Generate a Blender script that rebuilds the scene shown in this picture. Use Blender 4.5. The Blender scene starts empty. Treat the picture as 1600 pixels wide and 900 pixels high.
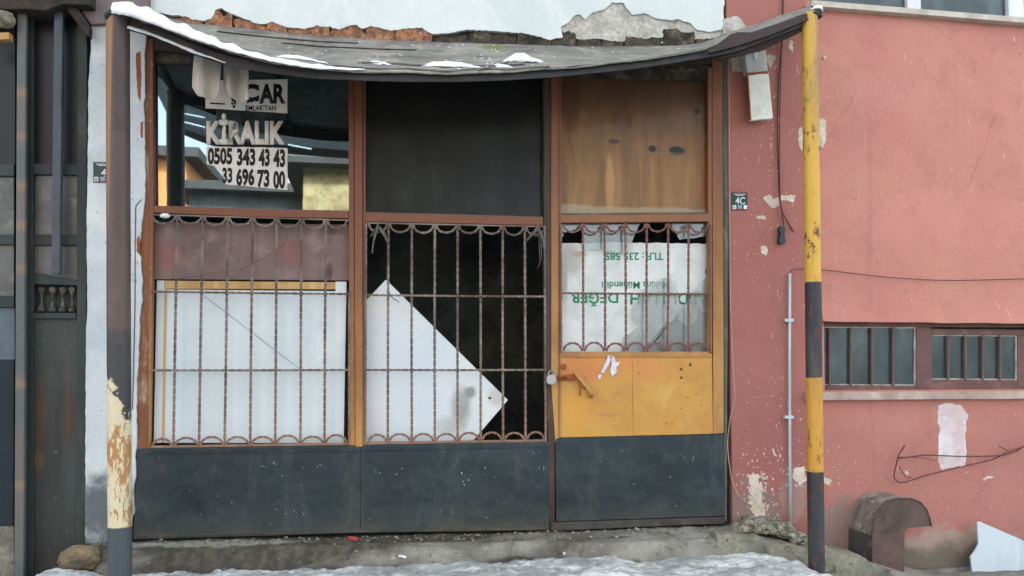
import bpy, bmesh, math, random
from mathutils import Vector, Matrix, noise
random.seed(7)
scene = bpy.context.scene
C = scene.collection

# ------------------------------------------------------------------ camera
F = 1250.0                       # focal length in photo pixels (1600 wide)
CX, CY = 800.0, 522.0            # principal point
YAW, PITCH = math.radians(9.4), math.radians(2.5)
CAM = Vector((0.0, -5.0, 1.0))
camd = bpy.data.cameras.new('camera')
camd.sensor_width = 36.0
camd.lens = 36.0 * F / 1600.0
camd.shift_y = (CY - 450.0) / 1600.0
camd.clip_end = 500.0
camd.clip_start = 0.05
cam = bpy.data.objects.new('camera', camd)
C.objects.link(cam)
cam.location = CAM
cam.rotation_euler = (math.pi / 2 + PITCH, 0, -YAW)
scene.camera = cam
RM = Matrix.Rotation(-YAW, 3, 'Z') @ Matrix.Rotation(math.pi / 2 + PITCH, 3, 'X')

def P(px, py, Y=0.0):
    """the point of the upright plane y = Y that the photo shows at this pixel"""
    d = RM @ Vector(((px - CX) / F, -(py - CY) / F, -1.0))
    return CAM + d * ((Y - CAM.y) / d.y)

def PZ(px, py, Z):
    d = RM @ Vector(((px - CX) / F, -(py - CY) / F, -1.0))
    return CAM + d * ((Z - CAM.z) / d.z)

# ------------------------------------------------------------------ sky, sun, exposure
SUN_EL, SUN_AZ = math.radians(38), math.radians(200)
world = bpy.data.worlds.new('World')
scene.world = world
world.use_nodes = True
wn = world.node_tree
bg = wn.nodes['Background']
sky = wn.nodes.new('ShaderNodeTexSky')
sky.sky_type = 'NISHITA'
sky.sun_disc = False
sky.sun_elevation = SUN_EL
sky.sun_rotation = SUN_AZ
sky.air_density = 1.0
sky.dust_density = 4.0
sky.ozone_density = 1.0
hs = wn.nodes.new('ShaderNodeHueSaturation')
hs.inputs['Saturation'].default_value = 0.32
wn.links.new(sky.outputs[0], hs.inputs['Color'])
wn.links.new(hs.outputs[0], bg.inputs[0])
bg.inputs[1].default_value = 0.15
sl = bpy.data.lights.new('sun', 'SUN')
sl.energy = 2.0
sl.angle = math.radians(4)
sl.color = (1.0, 0.97, 0.93)
sun = bpy.data.objects.new('sun', sl)
C.objects.link(sun)
# light travels away from the sun: the shopfront lies in shade, the sun stands behind its building
sdir = Vector((0.25 * math.cos(SUN_EL), 0.97 * math.cos(SUN_EL), math.sin(SUN_EL)))
sun.rotation_euler = sdir.to_track_quat('Z', 'Y').to_euler()
sky.sun_rotation = math.atan2(sdir.x, sdir.y)
vs = scene.view_settings
vs.view_transform = 'Standard'
vs.look = 'None'
vs.gamma = 1.0
vs.use_curve_mapping = False
vs.exposure = 2.68

# ------------------------------------------------------------------ node helpers
def lin(c):
    r = []
    for v in c[:3]:
        v = v / 255.0
        r.append(v / 12.92 if v <= 0.04045 else ((v + 0.055) / 1.055) ** 2.4)
    return (r[0], r[1], r[2], 1.0)

class G:
    def __init__(s, name, rough=0.8, metal=0.0, spec=0.3):
        s.m = bpy.data.materials.new(name)
        s.m.use_nodes = True
        s.nt = s.m.node_tree
        s.b = s.nt.nodes['Principled BSDF']
        s.b.inputs['Roughness'].default_value = rough
        s.b.inputs['Metallic'].default_value = metal
        s.b.inputs['Specular IOR Level'].default_value = spec
        s.pos = s.n('ShaderNodeNewGeometry')
        s.xyz = s.nt.nodes.new('ShaderNodeSeparateXYZ')
        s.nt.links.new(s.pos, s.xyz.inputs[0])
    def setv(s, sock, v):
        if isinstance(v, bpy.types.NodeSocket): s.nt.links.new(v, sock)
        elif v is not None:
            try: sock.default_value = v
            except Exception: sock.default_value = (v, v, v)
    def n(s, typ, ins=None, out=0, **attrs):
        nd = s.nt.nodes.new(typ)
        for k, v in attrs.items(): setattr(nd, k, v)
        for k, v in (ins or {}).items(): s.setv(nd.inputs[k], v)
        return nd.outputs[out]
    def vec(s, sx, sy, sz, off=(0, 0, 0)):
        return s.n('ShaderNodeMapping', {0: s.pos, 'Scale': (sx, sy, sz), 'Location': off})
    def noise(s, scale, detail=4, rough=0.6, dist=0.0, vec=None):
        return s.n('ShaderNodeTexNoise', {'Vector': vec if vec is not None else s.pos, 'Scale': scale, 'Detail': detail, 'Roughness': rough, 'Distortion': dist})
    def vor(s, scale, vec=None, feature='F1', out=0):
        return s.n('ShaderNodeTexVoronoi', {'Vector': vec if vec is not None else s.pos, 'Scale': scale}, out=out, feature=feature)
    def thr(s, v, a, b, lo=0.0, hi=1.0):
        return s.n('ShaderNodeMapRange', {0: v, 1: a, 2: b, 3: lo, 4: hi}, interpolation_type='SMOOTHSTEP')
    def mix(s, f, a, b, blend='MIX'):
        nd = s.nt.nodes.new('ShaderNodeMix')
        nd.data_type = 'RGBA'; nd.blend_type = blend
        s.setv(nd.inputs[0], f)
        s.setv(nd.inputs[6], a if not isinstance(a, tuple) else lin(a))
        s.setv(nd.inputs[7], b if not isinstance(b, tuple) else lin(b))
        return nd.outputs[2]
    def math(s, op, a, b=None, clamp=False):
        return s.n('ShaderNodeMath', {0: a, 1: b} if b is not None else {0: a}, operation=op, use_clamp=clamp)
    def blob(s, x, z, rx, rz, soft=0.4, nscale=9.0, namp=0.6):
        """elliptical stain round world (x, z) with a ragged rim: 1 inside, 0 outside"""
        dx = s.math('DIVIDE', s.math('SUBTRACT', s.xyz.outputs[0], x), rx)
        dz = s.math('DIVIDE', s.math('SUBTRACT', s.xyz.outputs[2], z), rz)
        d = s.math('SQRT', s.math('ADD', s.math('MULTIPLY', dx, dx), s.math('MULTIPLY', dz, dz)))
        nn = s.math('MULTIPLY', s.math('SUBTRACT', s.noise(nscale, 6, 0.65), 0.5), namp * 2)
        return s.thr(s.math('ADD', d, nn), 1.0 - soft, 1.0 + soft, 1.0, 0.0)
    def color(s, c):
        s.setv(s.b.inputs['Base Color'], lin(c) if isinstance(c, tuple) else c)
    def rough(s, r): s.setv(s.b.inputs['Roughness'], r)
    def bump(s, h, strength=0.3, dist=0.01):
        s.nt.links.new(s.n('ShaderNodeBump', {'Strength': strength, 'Distance': dist, 'Height': h}), s.b.inputs['Normal'])

def wmat(name, base, dark=None, light=None, s=3.0, rough=0.8, spec=0.3, metal=0.0, spots=None, spot_s=14.0, spot_t=0.66,
         grain=0.12, bump=0.25, bdist=0.004, bs=60.0, streak=False, scratch=None):
    """weathered paint / plaster / stone: broad tone changes, grain, chips, scratches"""
    g = G(name, rough, metal, spec)
    v = g.vec(1, 1, 0.16) if streak else g.pos
    c = lin(base)
    c = g.mix(g.thr(g.noise(s, 6, 0.6, 0.4, v), 0.35, 0.68), base, dark or tuple(x * 0.8 for x in base))
    if light: c = g.mix(g.thr(g.noise(s * 1.7, 6, 0.65, 0.6, g.vec(1, 1, 0.3 if streak else 1, (5, 3, 9))), 0.5, 0.75), c, light)
    gr = g.noise(bs * 1.5, 3, 0.7)
    c = g.mix(g.thr(gr, 0.3, 0.7, 0.0, grain), c, (0, 0, 0))
    h = g.noise(bs, 5, 0.6)
    if spots:
        m = g.math('MULTIPLY', g.thr(g.noise(spot_s, 8, 0.7, 0.3), spot_t, spot_t + 0.02), g.thr(g.noise(spot_s * 0.15, 2), 0.4, 0.6))
        c = g.mix(m, c, spots)
        h = g.math('SUBTRACT', h, m)
    if scratch:
        w = g.noise(9, 2, 0.5, 0, g.vec(9, 1, 0.8, (2, 0, 4)))
        m = g.math('MULTIPLY', g.thr(w, 0.735, 0.75), g.thr(g.noise(6, 3), 0.55, 0.62))
        c = g.mix(m, c, scratch)
    g.color(c)
    g.bump(h, bump, bdist)
    return g

# ------------------------------------------------------------------ mesh helpers
WO = {}                                        # world origin of every object (nothing is rotated by its object)
def link(name, bm, mat, parent=None, origin=None, smooth=False, bev=0.0, kind=None, tri=False):
    me = bpy.data.meshes.new(name)
    bmesh.ops.recalc_face_normals(bm, faces=bm.faces)
    vs_ = [v.co for v in bm.verts]
    if origin is None:
        lo = Vector((min(v.x for v in vs_), min(v.y for v in vs_), min(v.z for v in vs_)))
        hi = Vector((max(v.x for v in vs_), max(v.y for v in vs_), max(v.z for v in vs_)))
        origin = (lo + hi) / 2
        if parent is None: origin.z = lo.z
    bmesh.ops.translate(bm, verts=bm.verts, vec=-origin)
    if smooth:
        for f in bm.faces: f.smooth = True
    bm.to_mesh(me); bm.free()
    for m in (mat if isinstance(mat, list) else [mat]): me.materials.append(m.m if isinstance(m, G) else m)
    o = bpy.data.objects.new(name, me)
    C.objects.link(o)
    if parent is not None:
        o.parent = parent
        o.location = origin - WO[parent]
    else: o.location = origin
    WO[o] = origin.copy()
    if bev:
        b = o.modifiers.new('bevel', 'BEVEL'); b.width = bev; b.segments = 2; b.limit_method = 'ANGLE'; b.angle_limit = math.radians(40)
    if kind: o['kind'] = kind
    return o

def thing(name, label, cat, origin, group=None, parent=None):
    o = bpy.data.objects.new(name, None); C.objects.link(o)
    o.empty_display_size = 0.1
    origin = Vector(origin)
    if parent is not None:
        o.parent = parent; o.location = origin - WO[parent]
    else:
        o.location = origin
        o['label'] = label; o['category'] = cat
        if group: o['group'] = group
    WO[o] = origin
    return o

def tag(o, label, cat, group=None):
    o['label'] = label; o['category'] = cat
    if group: o['group'] = group
    return o

def prism_pts(bm, pts, depth, mi=0):
    """flat outline (3-D points, one plane y = const) given thickness backwards"""
    a = [bm.verts.new(p) for p in pts]
    b = [bm.verts.new(p + Vector((0, depth, 0))) for p in pts]
    n = len(pts)
    fs = [bm.faces.new(a), bm.faces.new(b[::-1])]
    for i in range(n): fs.append(bm.faces.new((a[i], b[i], b[(i + 1) % n], a[(i + 1) % n])))
    for f in fs: f.material_index = mi
def prism(bm, px, Y, depth, mi=0):
    prism_pts(bm, [P(x, y, Y) for x, y in px], depth, mi)
def piece(name, px, Y, depth, mat, parent=None, **k):
    bm = bmesh.new(); prism(bm, px, Y, depth)
    return link(name, bm, mat, parent, **k)
def box(bm, lo, hi):
    vs_ = [bm.verts.new((x, y, z)) for x in (lo[0], hi[0]) for y in (lo[1], hi[1]) for z in (lo[2], hi[2])]
    for f in ((0, 1, 3, 2), (4, 6, 7, 5), (0, 4, 5, 1), (2, 3, 7, 6), (0, 2, 6, 4), (1, 5, 7, 3)): bm.faces.new([vs_[i] for i in f])
def jag(pts, amp=1.5, step=6.0, seed=0, close=False):
    """ragged version of a pixel polyline: torn paint, broken plaster"""
    r = random.Random(seed); out = []
    n = len(pts)
    for i in range(n if close else n - 1):
        (x0, y0), (x1, y1) = pts[i], pts[(i + 1) % n]
        L = math.hypot(x1 - x0, y1 - y0); k = max(1, int(L / step))
        for j in range(k):
            t = j / k
            a = amp if (j or i) else 0
            out.append((x0 + (x1 - x0) * t + r.uniform(-a, a), y0 + (y1 - y0) * t + r.uniform(-a, a)))
    if not close: out.append(pts[-1])
    return out
def tube(bm, pts, r, seg=10, cap=True, mi=0, flat=1.0):
    rs = r if isinstance(r, (list, tuple)) else [r] * len(pts)
    rings = []; up = None
    for i, p in enumerate(pts):
        t = (pts[min(i + 1, len(pts) - 1)] - pts[max(i - 1, 0)]).normalized()
        if up is None: up = t.orthogonal().normalized()
        up = (up - t * up.dot(t)).normalized(); s = t.cross(up)
        rings.append([bm.verts.new(p + (up * math.cos(a) + s * math.sin(a) * flat) * rs[i]) for a in [2 * math.pi * j / seg for j in range(seg)]])
    fs = []
    for a, b in zip(rings, rings[1:]):
        for j in range(seg): fs.append(bm.faces.new((a[j], a[(j + 1) % seg], b[(j + 1) % seg], b[j])))
    if cap: fs += [bm.faces.new(rings[0][::-1]), bm.faces.new(rings[-1])]
    for f in fs: f.material_index = mi
def smoothpath(pts, k=6):
    out = []; n = len(pts)
    for i in range(n - 1):
        p0, p1, p2, p3 = pts[max(i - 1, 0)], pts[i], pts[i + 1], pts[min(i + 2, n - 1)]
        for j in range(k):
            t = j / k
            out.append(0.5 * ((2 * p1) + (p2 - p0) * t + (2 * p0 - 5 * p1 + 4 * p2 - p3) * t * t + (3 * p1 - p0 - 3 * p2 + p3) * t ** 3))
    out.append(pts[-1]); return out
def twist(bm, pts, hw, pitch=0.05, step=0.008):
    """square bar twisted about its own run"""
    res = [pts[0]]
    for a, b in zip(pts, pts[1:]):
        k = max(1, int((b - a).length / step))
        res += [a.lerp(b, (j + 1) / k) for j in range(k)]
    rings = []; L = 0; up = None
    for i, p in enumerate(res):
        t = (res[min(i + 1, len(res) - 1)] - res[max(i - 1, 0)]).normalized()
        if i: L += (p - res[i - 1]).length
        if up is None: up = t.orthogonal().normalized()
        up = (up - t * up.dot(t)).normalized(); s = t.cross(up)
        a0 = 2 * math.pi * L / (pitch * 2)
        rings.append([bm.verts.new(p + (lambda A_, B_: up * (A_ * math.cos(a0) - B_ * math.sin(a0)) + s * (A_ * math.sin(a0) + B_ * math.cos(a0)))(hw * (.98, -.98, -.98, .98)[q], hw * (.62, .62, -.62, -.62)[q])) for q in range(4)])
    for a, b in zip(rings, rings[1:]):
        for j in range(4): bm.faces.new((a[j], a[(j + 1) % 4], b[(j + 1) % 4], b[j]))
    bm.faces.new(rings[0][::-1]); bm.faces.new(rings[-1])
def rock(bm, c, r, seed=0, sub=2, amp=0.3, mi=0):
    res = bmesh.ops.create_icosphere(bm, subdivisions=sub, radius=1.0)
    o = Vector((seed * 3.1, seed * 1.7, 0))
    for v in res['verts']:
        k = 1 + amp * noise.noise(v.co * 1.3 + o) + amp * 0.4 * noise.noise(v.co * 3.5 + o)
        v.co = Vector((v.co.x * r[0], v.co.y * r[1], v.co.z * r[2])) * k + Vector(c)
    for v in res['verts']:
        for f in v.link_faces: f.material_index = mi
def interp(tab, x):
    if x <= tab[0][0]: return tab[0][1]
    for (a, b), (c, d) in zip(tab, tab[1:]):
        if x <= c: return b + (d - b) * (x - a) / (c - a)
    return tab[-1][1]
def lettering(name, body, box_px, Y, mat, parent=None, bold=0.0, rot=False, thick=0.0012, shear=0.0):
    """flat print: the letters fitted to a pixel box on the plane y = Y"""
    cu = bpy.data.curves.new(name, 'FONT')
    cu.body = body; cu.size = 1.0; cu.offset = bold; cu.resolution_u = 4; cu.shear = shear
    ob = bpy.data.objects.new(name, cu); C.objects.link(ob)
    dg = bpy.context.evaluated_depsgraph_get()
    me = bpy.data.meshes.new_from_object(ob.evaluated_get(dg))
    bpy.data.objects.remove(ob)
    x0 = min(v.co.x for v in me.vertices); x1 = max(v.co.x for v in me.vertices)
    y0 = min(v.co.y for v in me.vertices); y1 = max(v.co.y for v in me.vertices)
    l, t, r, b = box_px
    A, B_, D = P(l, t, Y), P(r, t, Y), P(l, b, Y)
    E = P(r, b, Y)
    bm = bmesh.new(); bm.from_mesh(me)
    for v in bm.verts:
        u = (v.co.x - x0) / (x1 - x0); w = (v.co.y - y0) / (y1 - y0)
        if rot: u, w = 1 - u, 1 - w
        v.co = A.lerp(B_, u).lerp(D.lerp(E, u), 1 - w)
    bm.faces.ensure_lookup_table()
    r_ = bmesh.ops.extrude_face_region(bm, geom=bm.faces[:])
    for v in [g_ for g_ in r_['geom'] if isinstance(g_, bmesh.types.BMVert)]: v.co.y -= thick
    return link(name, bm, mat, parent)

# ------------------------------------------------------------------ materials
def W(px, py, Y=0.0): p = P(px, py, Y); return p.x, p.z

# plaster of the white wall and its pilaster
g = wmat('white_plaster', (204, 212, 208), (190, 200, 198), (212, 217, 211), s=1.6, rough=0.9, grain=0.06, bump=0.35, bdist=0.006, bs=35)
M_white = g
g = wmat('pilaster_plaster', (194, 201, 200), (174, 184, 188), (206, 211, 208), s=2.2, rough=0.9, grain=0.08, bump=0.35, bdist=0.006, bs=35, spots=(120, 124, 122), spot_t=0.72)
src = g.b.inputs['Base Color'].links[0].from_socket
x, z = W(165, 790); m = g.blob(x, z, 0.17, 0.17, 0.5, 14, 0.8)
c = g.mix(m, src, (92, 98, 100))
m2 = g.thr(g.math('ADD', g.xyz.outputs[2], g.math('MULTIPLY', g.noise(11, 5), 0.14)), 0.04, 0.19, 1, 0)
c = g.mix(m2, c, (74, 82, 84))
g.color(c); M_pil = g
M_under = wmat('grey_undercoat', (192, 190, 180), (160, 158, 148), (208, 206, 196), s=9, rough=0.95, grain=0.3, bump=0.8, bdist=0.012, bs=28, spots=(120, 116, 105), spot_s=22, spot_t=0.62)
M_brick = wmat('broken_brick', (170, 118, 84), (100, 80, 66), (194, 154, 124), s=26, rough=0.95, grain=0.35, bump=0.9, bdist=0.01, bs=40)
M_mortar = wmat('wall_core', (84, 78, 68), (44, 42, 38), (126, 112, 94), s=8, rough=0.95, grain=0.4, bump=0.9, bdist=0.02, bs=25)

# red wall
g = G('red_plaster', 0.88, 0, 0.25)
c = g.mix(g.thr(g.noise(0.9, 5, 0.55, 0.5), 0.3, 0.7), (178, 120, 108), (187, 131, 116))
c = g.mix(g.thr(g.noise(4.5, 6, 0.65), 0.45, 0.75, 0, 0.5), c, (160, 104, 95))
c = g.mix(g.thr(g.noise(3, 5, 0.6, 0.3, g.vec(1, 1, 0.12, (3, 0, 0))), 0.5, 0.8, 0, 0.35), c, (190, 144, 132))
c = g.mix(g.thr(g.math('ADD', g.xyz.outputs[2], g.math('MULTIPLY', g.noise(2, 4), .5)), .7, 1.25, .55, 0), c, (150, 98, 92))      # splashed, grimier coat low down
xl = W(1140, 500)[0]; xr = W(1262, 500)[0]
m = g.thr(g.xyz.outputs[0], xr - 0.02, xr + 0.06, 1, 0)                      # canopy shade painted into the wall colour beside the shopfront
c = g.mix(g.math('MULTIPLY', m, 0.62), c, (138, 84, 80))
chip = g.math('MULTIPLY', g.thr(g.noise(30, 8, 0.75, 0.4), 0.66, 0.68), g.thr(g.noise(5, 4), 0.5, 0.6))
chip = g.math('MULTIPLY', chip, g.math('ADD', g.math('MULTIPLY', m, 1.0), 0.35, True))
c = g.mix(chip, c, (214, 186, 174))
scr = g.math('MULTIPLY', g.thr(g.noise(10, 3, 0.5, 0.2, g.vec(6, 1, 1.1, (7, 0, 1))), 0.70, 0.715), g.thr(g.noise(3.3, 2), 0.46, 0.56))
c = g.mix(g.math('MULTIPLY', scr, 0.7), c, (216, 180, 168))
for (px, py, rx, rz, col, f) in ((1490, 856, .46, .15, (158, 142, 128), .85), (1305, 850, .20, .30, (134, 118, 110), .8), (1175, 820, .22, .28, (128, 112, 106), .8), (1560, 880, .3, .16, (132, 122, 108), .9),
                          (1236, 770, .10, .18, (150, 128, 116), .7), (1380, 150, .35, .10, (188, 132, 122), .25), (1480, 345, .7, .2, (196, 136, 126), .25)):
    x, z = W(px, py); c = g.mix(g.math('MULTIPLY', g.blob(x, z, rx, rz, 0.22, 10, 0.85), f), c, col)
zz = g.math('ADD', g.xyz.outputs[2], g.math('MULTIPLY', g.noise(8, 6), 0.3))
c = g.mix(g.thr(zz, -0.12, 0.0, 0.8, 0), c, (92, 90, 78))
crk = g.vor(0.8, g.n('ShaderNodeMapping', {0: g.n('ShaderNodeMixRGB', {0: .25, 1: g.pos, 2: g.n('ShaderNodeTexNoise', {'Vector': g.pos, 'Scale': 2.5, 'Detail': 6.0}, out=1)}), 'Scale': (1, .1, 1.0)}), 'DISTANCE_TO_EDGE')
c = g.mix(g.math('MULTIPLY', g.thr(crk, .001, .003, .22, 0), g.thr(g.noise(1.4, 2), .5, .6)), c, (96, 62, 58))
c = g.mix(g.thr(g.noise(7, 6, .7, .3, g.vec(1, 1, .06, (1, 0, 2))), .55, .75, 0, .28), c, (132, 88, 82))       # run-off streaks
c = g.mix(g.thr(g.noise(60, 5, 0.75), 0.3, 0.7, 0, 0.14), c, (60, 30, 28))
g.color(c)
hh = g.math('ADD', g.noise(45, 4, 0.6), g.math('MULTIPLY', g.noise(4, 4), 2.5))
g.bump(g.math('SUBTRACT', hh, chip), 0.4, 0.006)
M_red = g
M_flake = wmat('bare_render', (206, 196, 178), (180, 168, 150), (220, 214, 200), s=12, rough=0.95, grain=0.2, bump=0.5, bs=40)
M_smear = wmat('white_smear', (204, 198, 200), (190, 168, 168), (222, 219, 221), s=7, rough=0.9, grain=0.05, bump=0.3)

# painted metal of the shopfront: red-brown towards the top, ochre towards the bottom
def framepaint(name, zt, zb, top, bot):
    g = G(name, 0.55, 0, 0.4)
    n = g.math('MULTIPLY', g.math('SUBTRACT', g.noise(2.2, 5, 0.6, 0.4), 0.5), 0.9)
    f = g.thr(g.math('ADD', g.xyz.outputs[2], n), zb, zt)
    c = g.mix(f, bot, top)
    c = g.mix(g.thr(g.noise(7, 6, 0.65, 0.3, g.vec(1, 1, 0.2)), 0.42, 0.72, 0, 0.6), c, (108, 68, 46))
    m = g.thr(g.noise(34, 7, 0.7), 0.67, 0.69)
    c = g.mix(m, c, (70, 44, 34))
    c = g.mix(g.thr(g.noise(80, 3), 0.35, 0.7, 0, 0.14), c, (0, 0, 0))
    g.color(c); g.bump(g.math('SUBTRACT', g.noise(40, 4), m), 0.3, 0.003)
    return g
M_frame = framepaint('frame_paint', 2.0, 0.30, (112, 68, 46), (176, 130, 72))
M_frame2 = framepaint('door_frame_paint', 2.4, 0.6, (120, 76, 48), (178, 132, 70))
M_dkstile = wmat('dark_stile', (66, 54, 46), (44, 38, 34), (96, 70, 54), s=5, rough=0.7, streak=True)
M_green = wmat('greygreen_strip', (98, 100, 88), (72, 76, 68), (128, 126, 112), s=5, rough=0.8, streak=True)

# ochre door skin
g = wmat('ochre_door', (188, 142, 62), (176, 128, 58), (194, 152, 76), s=2.2, rough=0.5, spec=0.4, grain=0.06, bump=0.2, spots=(96, 58, 40), spot_s=26, spot_t=0.72)
c = g.b.inputs['Base Color'].links[0].from_socket
for (px, py, rx, rz, col, f) in ((905, 575, .14, .10, (176, 108, 56), .8), (960, 560, .2, .07, (190, 122, 62), .7), (1010, 580, .15, .08, (186, 124, 66), .6), (900, 640, .08, .12, (196, 136, 52), .5),
                          (963, 614, .028, .014, (158, 116, 60), .6), (948, 648, .075, .014, (160, 112, 56), .6), (1050, 660, .03, .05, (180, 130, 50), .6), (1062, 577, .010, .008, (60, 44, 34), 1), (1076, 570, .010, .010, (60, 44, 34), 1), (1062, 590, .009, .009, (60, 44, 34), 1)):
    x, z = W(px, py); c = g.mix(g.math('MULTIPLY', g.blob(x, z, rx, rz, 0.35, 16, 0.4), f), c, col)
g.color(c); g.bump(g.math('ADD', g.math('MULTIPLY', g.noise(2.1, 3), 9.0), g.noise(30, 4)), .35, .006); M_ochre = g

# slate paint of the kick panels
g = wmat('slate_panel', (24, 43, 49), (17, 33, 39), (40, 55, 58), s=1.8, rough=0.5, spec=0.4, grain=0.10, bump=0.25, bs=30, spots=(150, 158, 156), spot_s=34, spot_t=0.70, scratch=(110, 118, 118))
c = g.b.inputs['Base Color'].links[0].from_socket
c = g.mix(g.thr(g.noise(2.5, 6, 0.7, 0.8, g.vec(1, 1, 0.5, (9, 0, 2))), 0.5, 0.7, 0, 0.7), c, (60, 66, 60))
c = g.mix(g.thr(g.math('ADD', g.xyz.outputs[2], g.math('MULTIPLY', g.noise(6, 5), 0.25)), 0.06, 0.36, 0.75, 0), c, (58, 62, 56))
c = g.mix(g.thr(g.noise(1.2, 7, .75, 1.2, g.vec(1, 1, .7, (4, 0, 8))), .5, .66, 0, .7), c, (64, 74, 74))
c = g.mix(g.thr(g.noise(9, 6, .7, .2, g.vec(1.5, 1, .10, (8, 0, 3))), .58, .72, 0, .45), c, (24, 32, 36))
c = g.mix(g.thr(g.math('ADD', g.xyz.outputs[2], g.math('MULTIPLY', g.noise(13, 6, .7), .22)), .08, .17, .6, 0), c, (92, 84, 68))
g.color(c); g.bump(g.math('ADD', g.math('MULTIPLY', g.noise(2.1, 3), 14.0), g.noise(30, 4)), .45, .006); M_slate = g
M_sillm = wmat('door_sill', (74, 70, 66), (54, 50, 48), (96, 90, 84), s=6, rough=0.7, streak=False)

# rusty bars
def barpaint(name, a, b, cc):
    g = G(name, 0.7, 0, 0.3)
    c = g.mix(g.thr(g.noise(5, 5, 0.6), 0.35, 0.65), a, b)
    c = g.mix(g.thr(g.math('ADD', g.xyz.outputs[2], g.math('MULTIPLY', g.noise(3, 3), 0.5)), 0.75, 1.35, 0.6, 0), c, cc)
    c = g.mix(g.thr(g.noise(60, 4), 0.5, 0.7, 0, 0.4), c, (70, 52, 46))
    g.color(c); g.bump(g.noise(90, 4), 0.4, 0.002); return g
M_bar = barpaint('rusty_bar', (138, 128, 117), (96, 80, 73), (150, 114, 88))
M_bardoor = barpaint('red_rust_bar', (132, 96, 88), (120, 84, 76), (148, 106, 92))

# glass and boards
def reflective_glass(name, refl, tint, rough_, dirt, dirtcol, tr_=(0.75, 0.8, 0.8, 1)):
    m = bpy.data.materials.new(name); m.use_nodes = True
    nt = m.node_tree; nt.nodes.clear(); N = nt.nodes.new; L = nt.links.new
    out = N('ShaderNodeOutputMaterial'); gl = N('ShaderNodeBsdfGlossy'); tr = N('ShaderNodeBsdfTransparent'); df = N('ShaderNodeBsdfDiffuse')
    gl.inputs['Color'].default_value = tint; gl.inputs['Roughness'].default_value = rough_
    tr.inputs['Color'].default_value = tr_
    df.inputs['Color'].default_value = lin(dirtcol)
    mx = N('ShaderNodeMixShader'); mx.inputs[0].default_value = refl
    L(tr.outputs[0], mx.inputs[1]); L(gl.outputs[0], mx.inputs[2])
    mx2 = N('ShaderNodeMixShader'); ns = N('ShaderNodeTexNoise'); mr = N('ShaderNodeMapRange'); geo = N('ShaderNodeNewGeometry'); mp = N('ShaderNodeMapping')
    L(geo.outputs['Position'], mp.inputs[0]); mp.inputs['Scale'].default_value = (1, 1, 0.45); L(mp.outputs[0], ns.inputs['Vector'])
    ns.inputs['Scale'].default_value = 5; ns.inputs['Detail'].default_value = 8; ns.inputs['Roughness'].default_value = 0.65
    mr.inputs[1].default_value = 0.35; mr.inputs[2].default_value = 0.8; mr.inputs[3].default_value = dirt * 0.25; mr.inputs[4].default_value = dirt
    L(ns.outputs[0], mr.inputs[0]); L(mr.outputs[0], mx2.inputs[0]); L(mx.outputs[0], mx2.inputs[1]); L(df.outputs[0], mx2.inputs[2])
    bp = N('ShaderNodeBump'); n2 = N('ShaderNodeTexNoise'); n2.inputs['Scale'].default_value = 2.2; n2.inputs['Detail'].default_value = 1
    L(geo.outputs['Position'], n2.inputs['Vector']); L(n2.outputs[0], bp.inputs['Height']); bp.inputs['Strength'].default_value = 0.03; bp.inputs['Distance'].default_value = 0.01
    L(bp.outputs[0], gl.inputs['Normal'])
    L(mx2.outputs[0], out.inputs[0]); return m
M_mirror = reflective_glass('coated_glass', 0.22, (0.70, 0.88, 0.97, 1), 0.015, 0.04, (120, 124, 120))
M_dirtyglass = reflective_glass('dirty_glass', 0.02, (0.8, 0.85, 0.85, 1), 0.3, 0.9, (44, 44, 41))
M_shard = reflective_glass('dusty_shard', 0.06, (0.9, 0.95, 0.95, 1), 0.15, 0.6, (150, 156, 154), (.93, .95, .94, 1))
M_winglass = reflective_glass('dull_window_glass', 0.10, (0.7, 0.78, 0.78, 1), 0.25, 0.8, (54, 66, 66))
M_wired = wmat('wired_glass', (84, 90, 86), (62, 68, 66), (112, 116, 108), s=5, rough=0.4, spec=0.5, grain=0.15, bump=0.2, spots=(176, 176, 164), spot_s=20, spot_t=0.7)

g = G('plywood', 0.6, 0, 0.35)
c = g.mix(g.thr(g.noise(2.4, 6, 0.6, 1.2, g.vec(3.2, 1, 0.5)), 0.3, 0.7), (142, 104, 60), (112, 80, 46))
c = g.mix(g.thr(g.noise(6, 7, 0.65, 0.5, g.vec(3, 1, 0.3, (4, 0, 0))), 0.45, 0.7, 0, 0.5), c, (160, 120, 72))
x, z = W(1000, 110, .05); c = g.mix(g.math('MULTIPLY', g.blob(x, z, .7, .42, .6, 5, .5), 0.85), c, (70, 44, 32))
for (px, py, rx, rz, col, f) in ((890, 150, .07, .25, (84, 54, 36), .8), (1055, 237, .055, .03, (10, 8, 7), 1), (1018, 234, .028, .024, (16, 12, 9), 1), (958, 222, .035, .016, (74, 44, 28), .9), (1036, 243, .3, .02, (120, 92, 66), .5),
                          (1087, 175, .022, .02, (40, 18, 12), 1), (982, 192, .02, .05, (84, 50, 32), .8), (1098, 280, .03, .2, (150, 84, 36), .6), (952, 290, .03, .2, (196, 152, 96), .45)):
    x, z = W(px, py, .05); c = g.mix(g.math('MULTIPLY', g.blob(x, z, rx, rz, 0.3, 14, 0.35), f), c, col)
x, z = W(990, 331, .05); c = g.mix(g.thr(g.math('ADD', g.xyz.outputs[2], g.math('MULTIPLY', g.noise(9, 5), 0.05)), z + .04, z + .065, 0.8, 0), c, (160, 146, 118))
g.color(c); g.bump(g.noise(18, 6, .6, 0, g.vec(6, 1, 0.4)), 0.25, 0.003); M_ply = g

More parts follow.
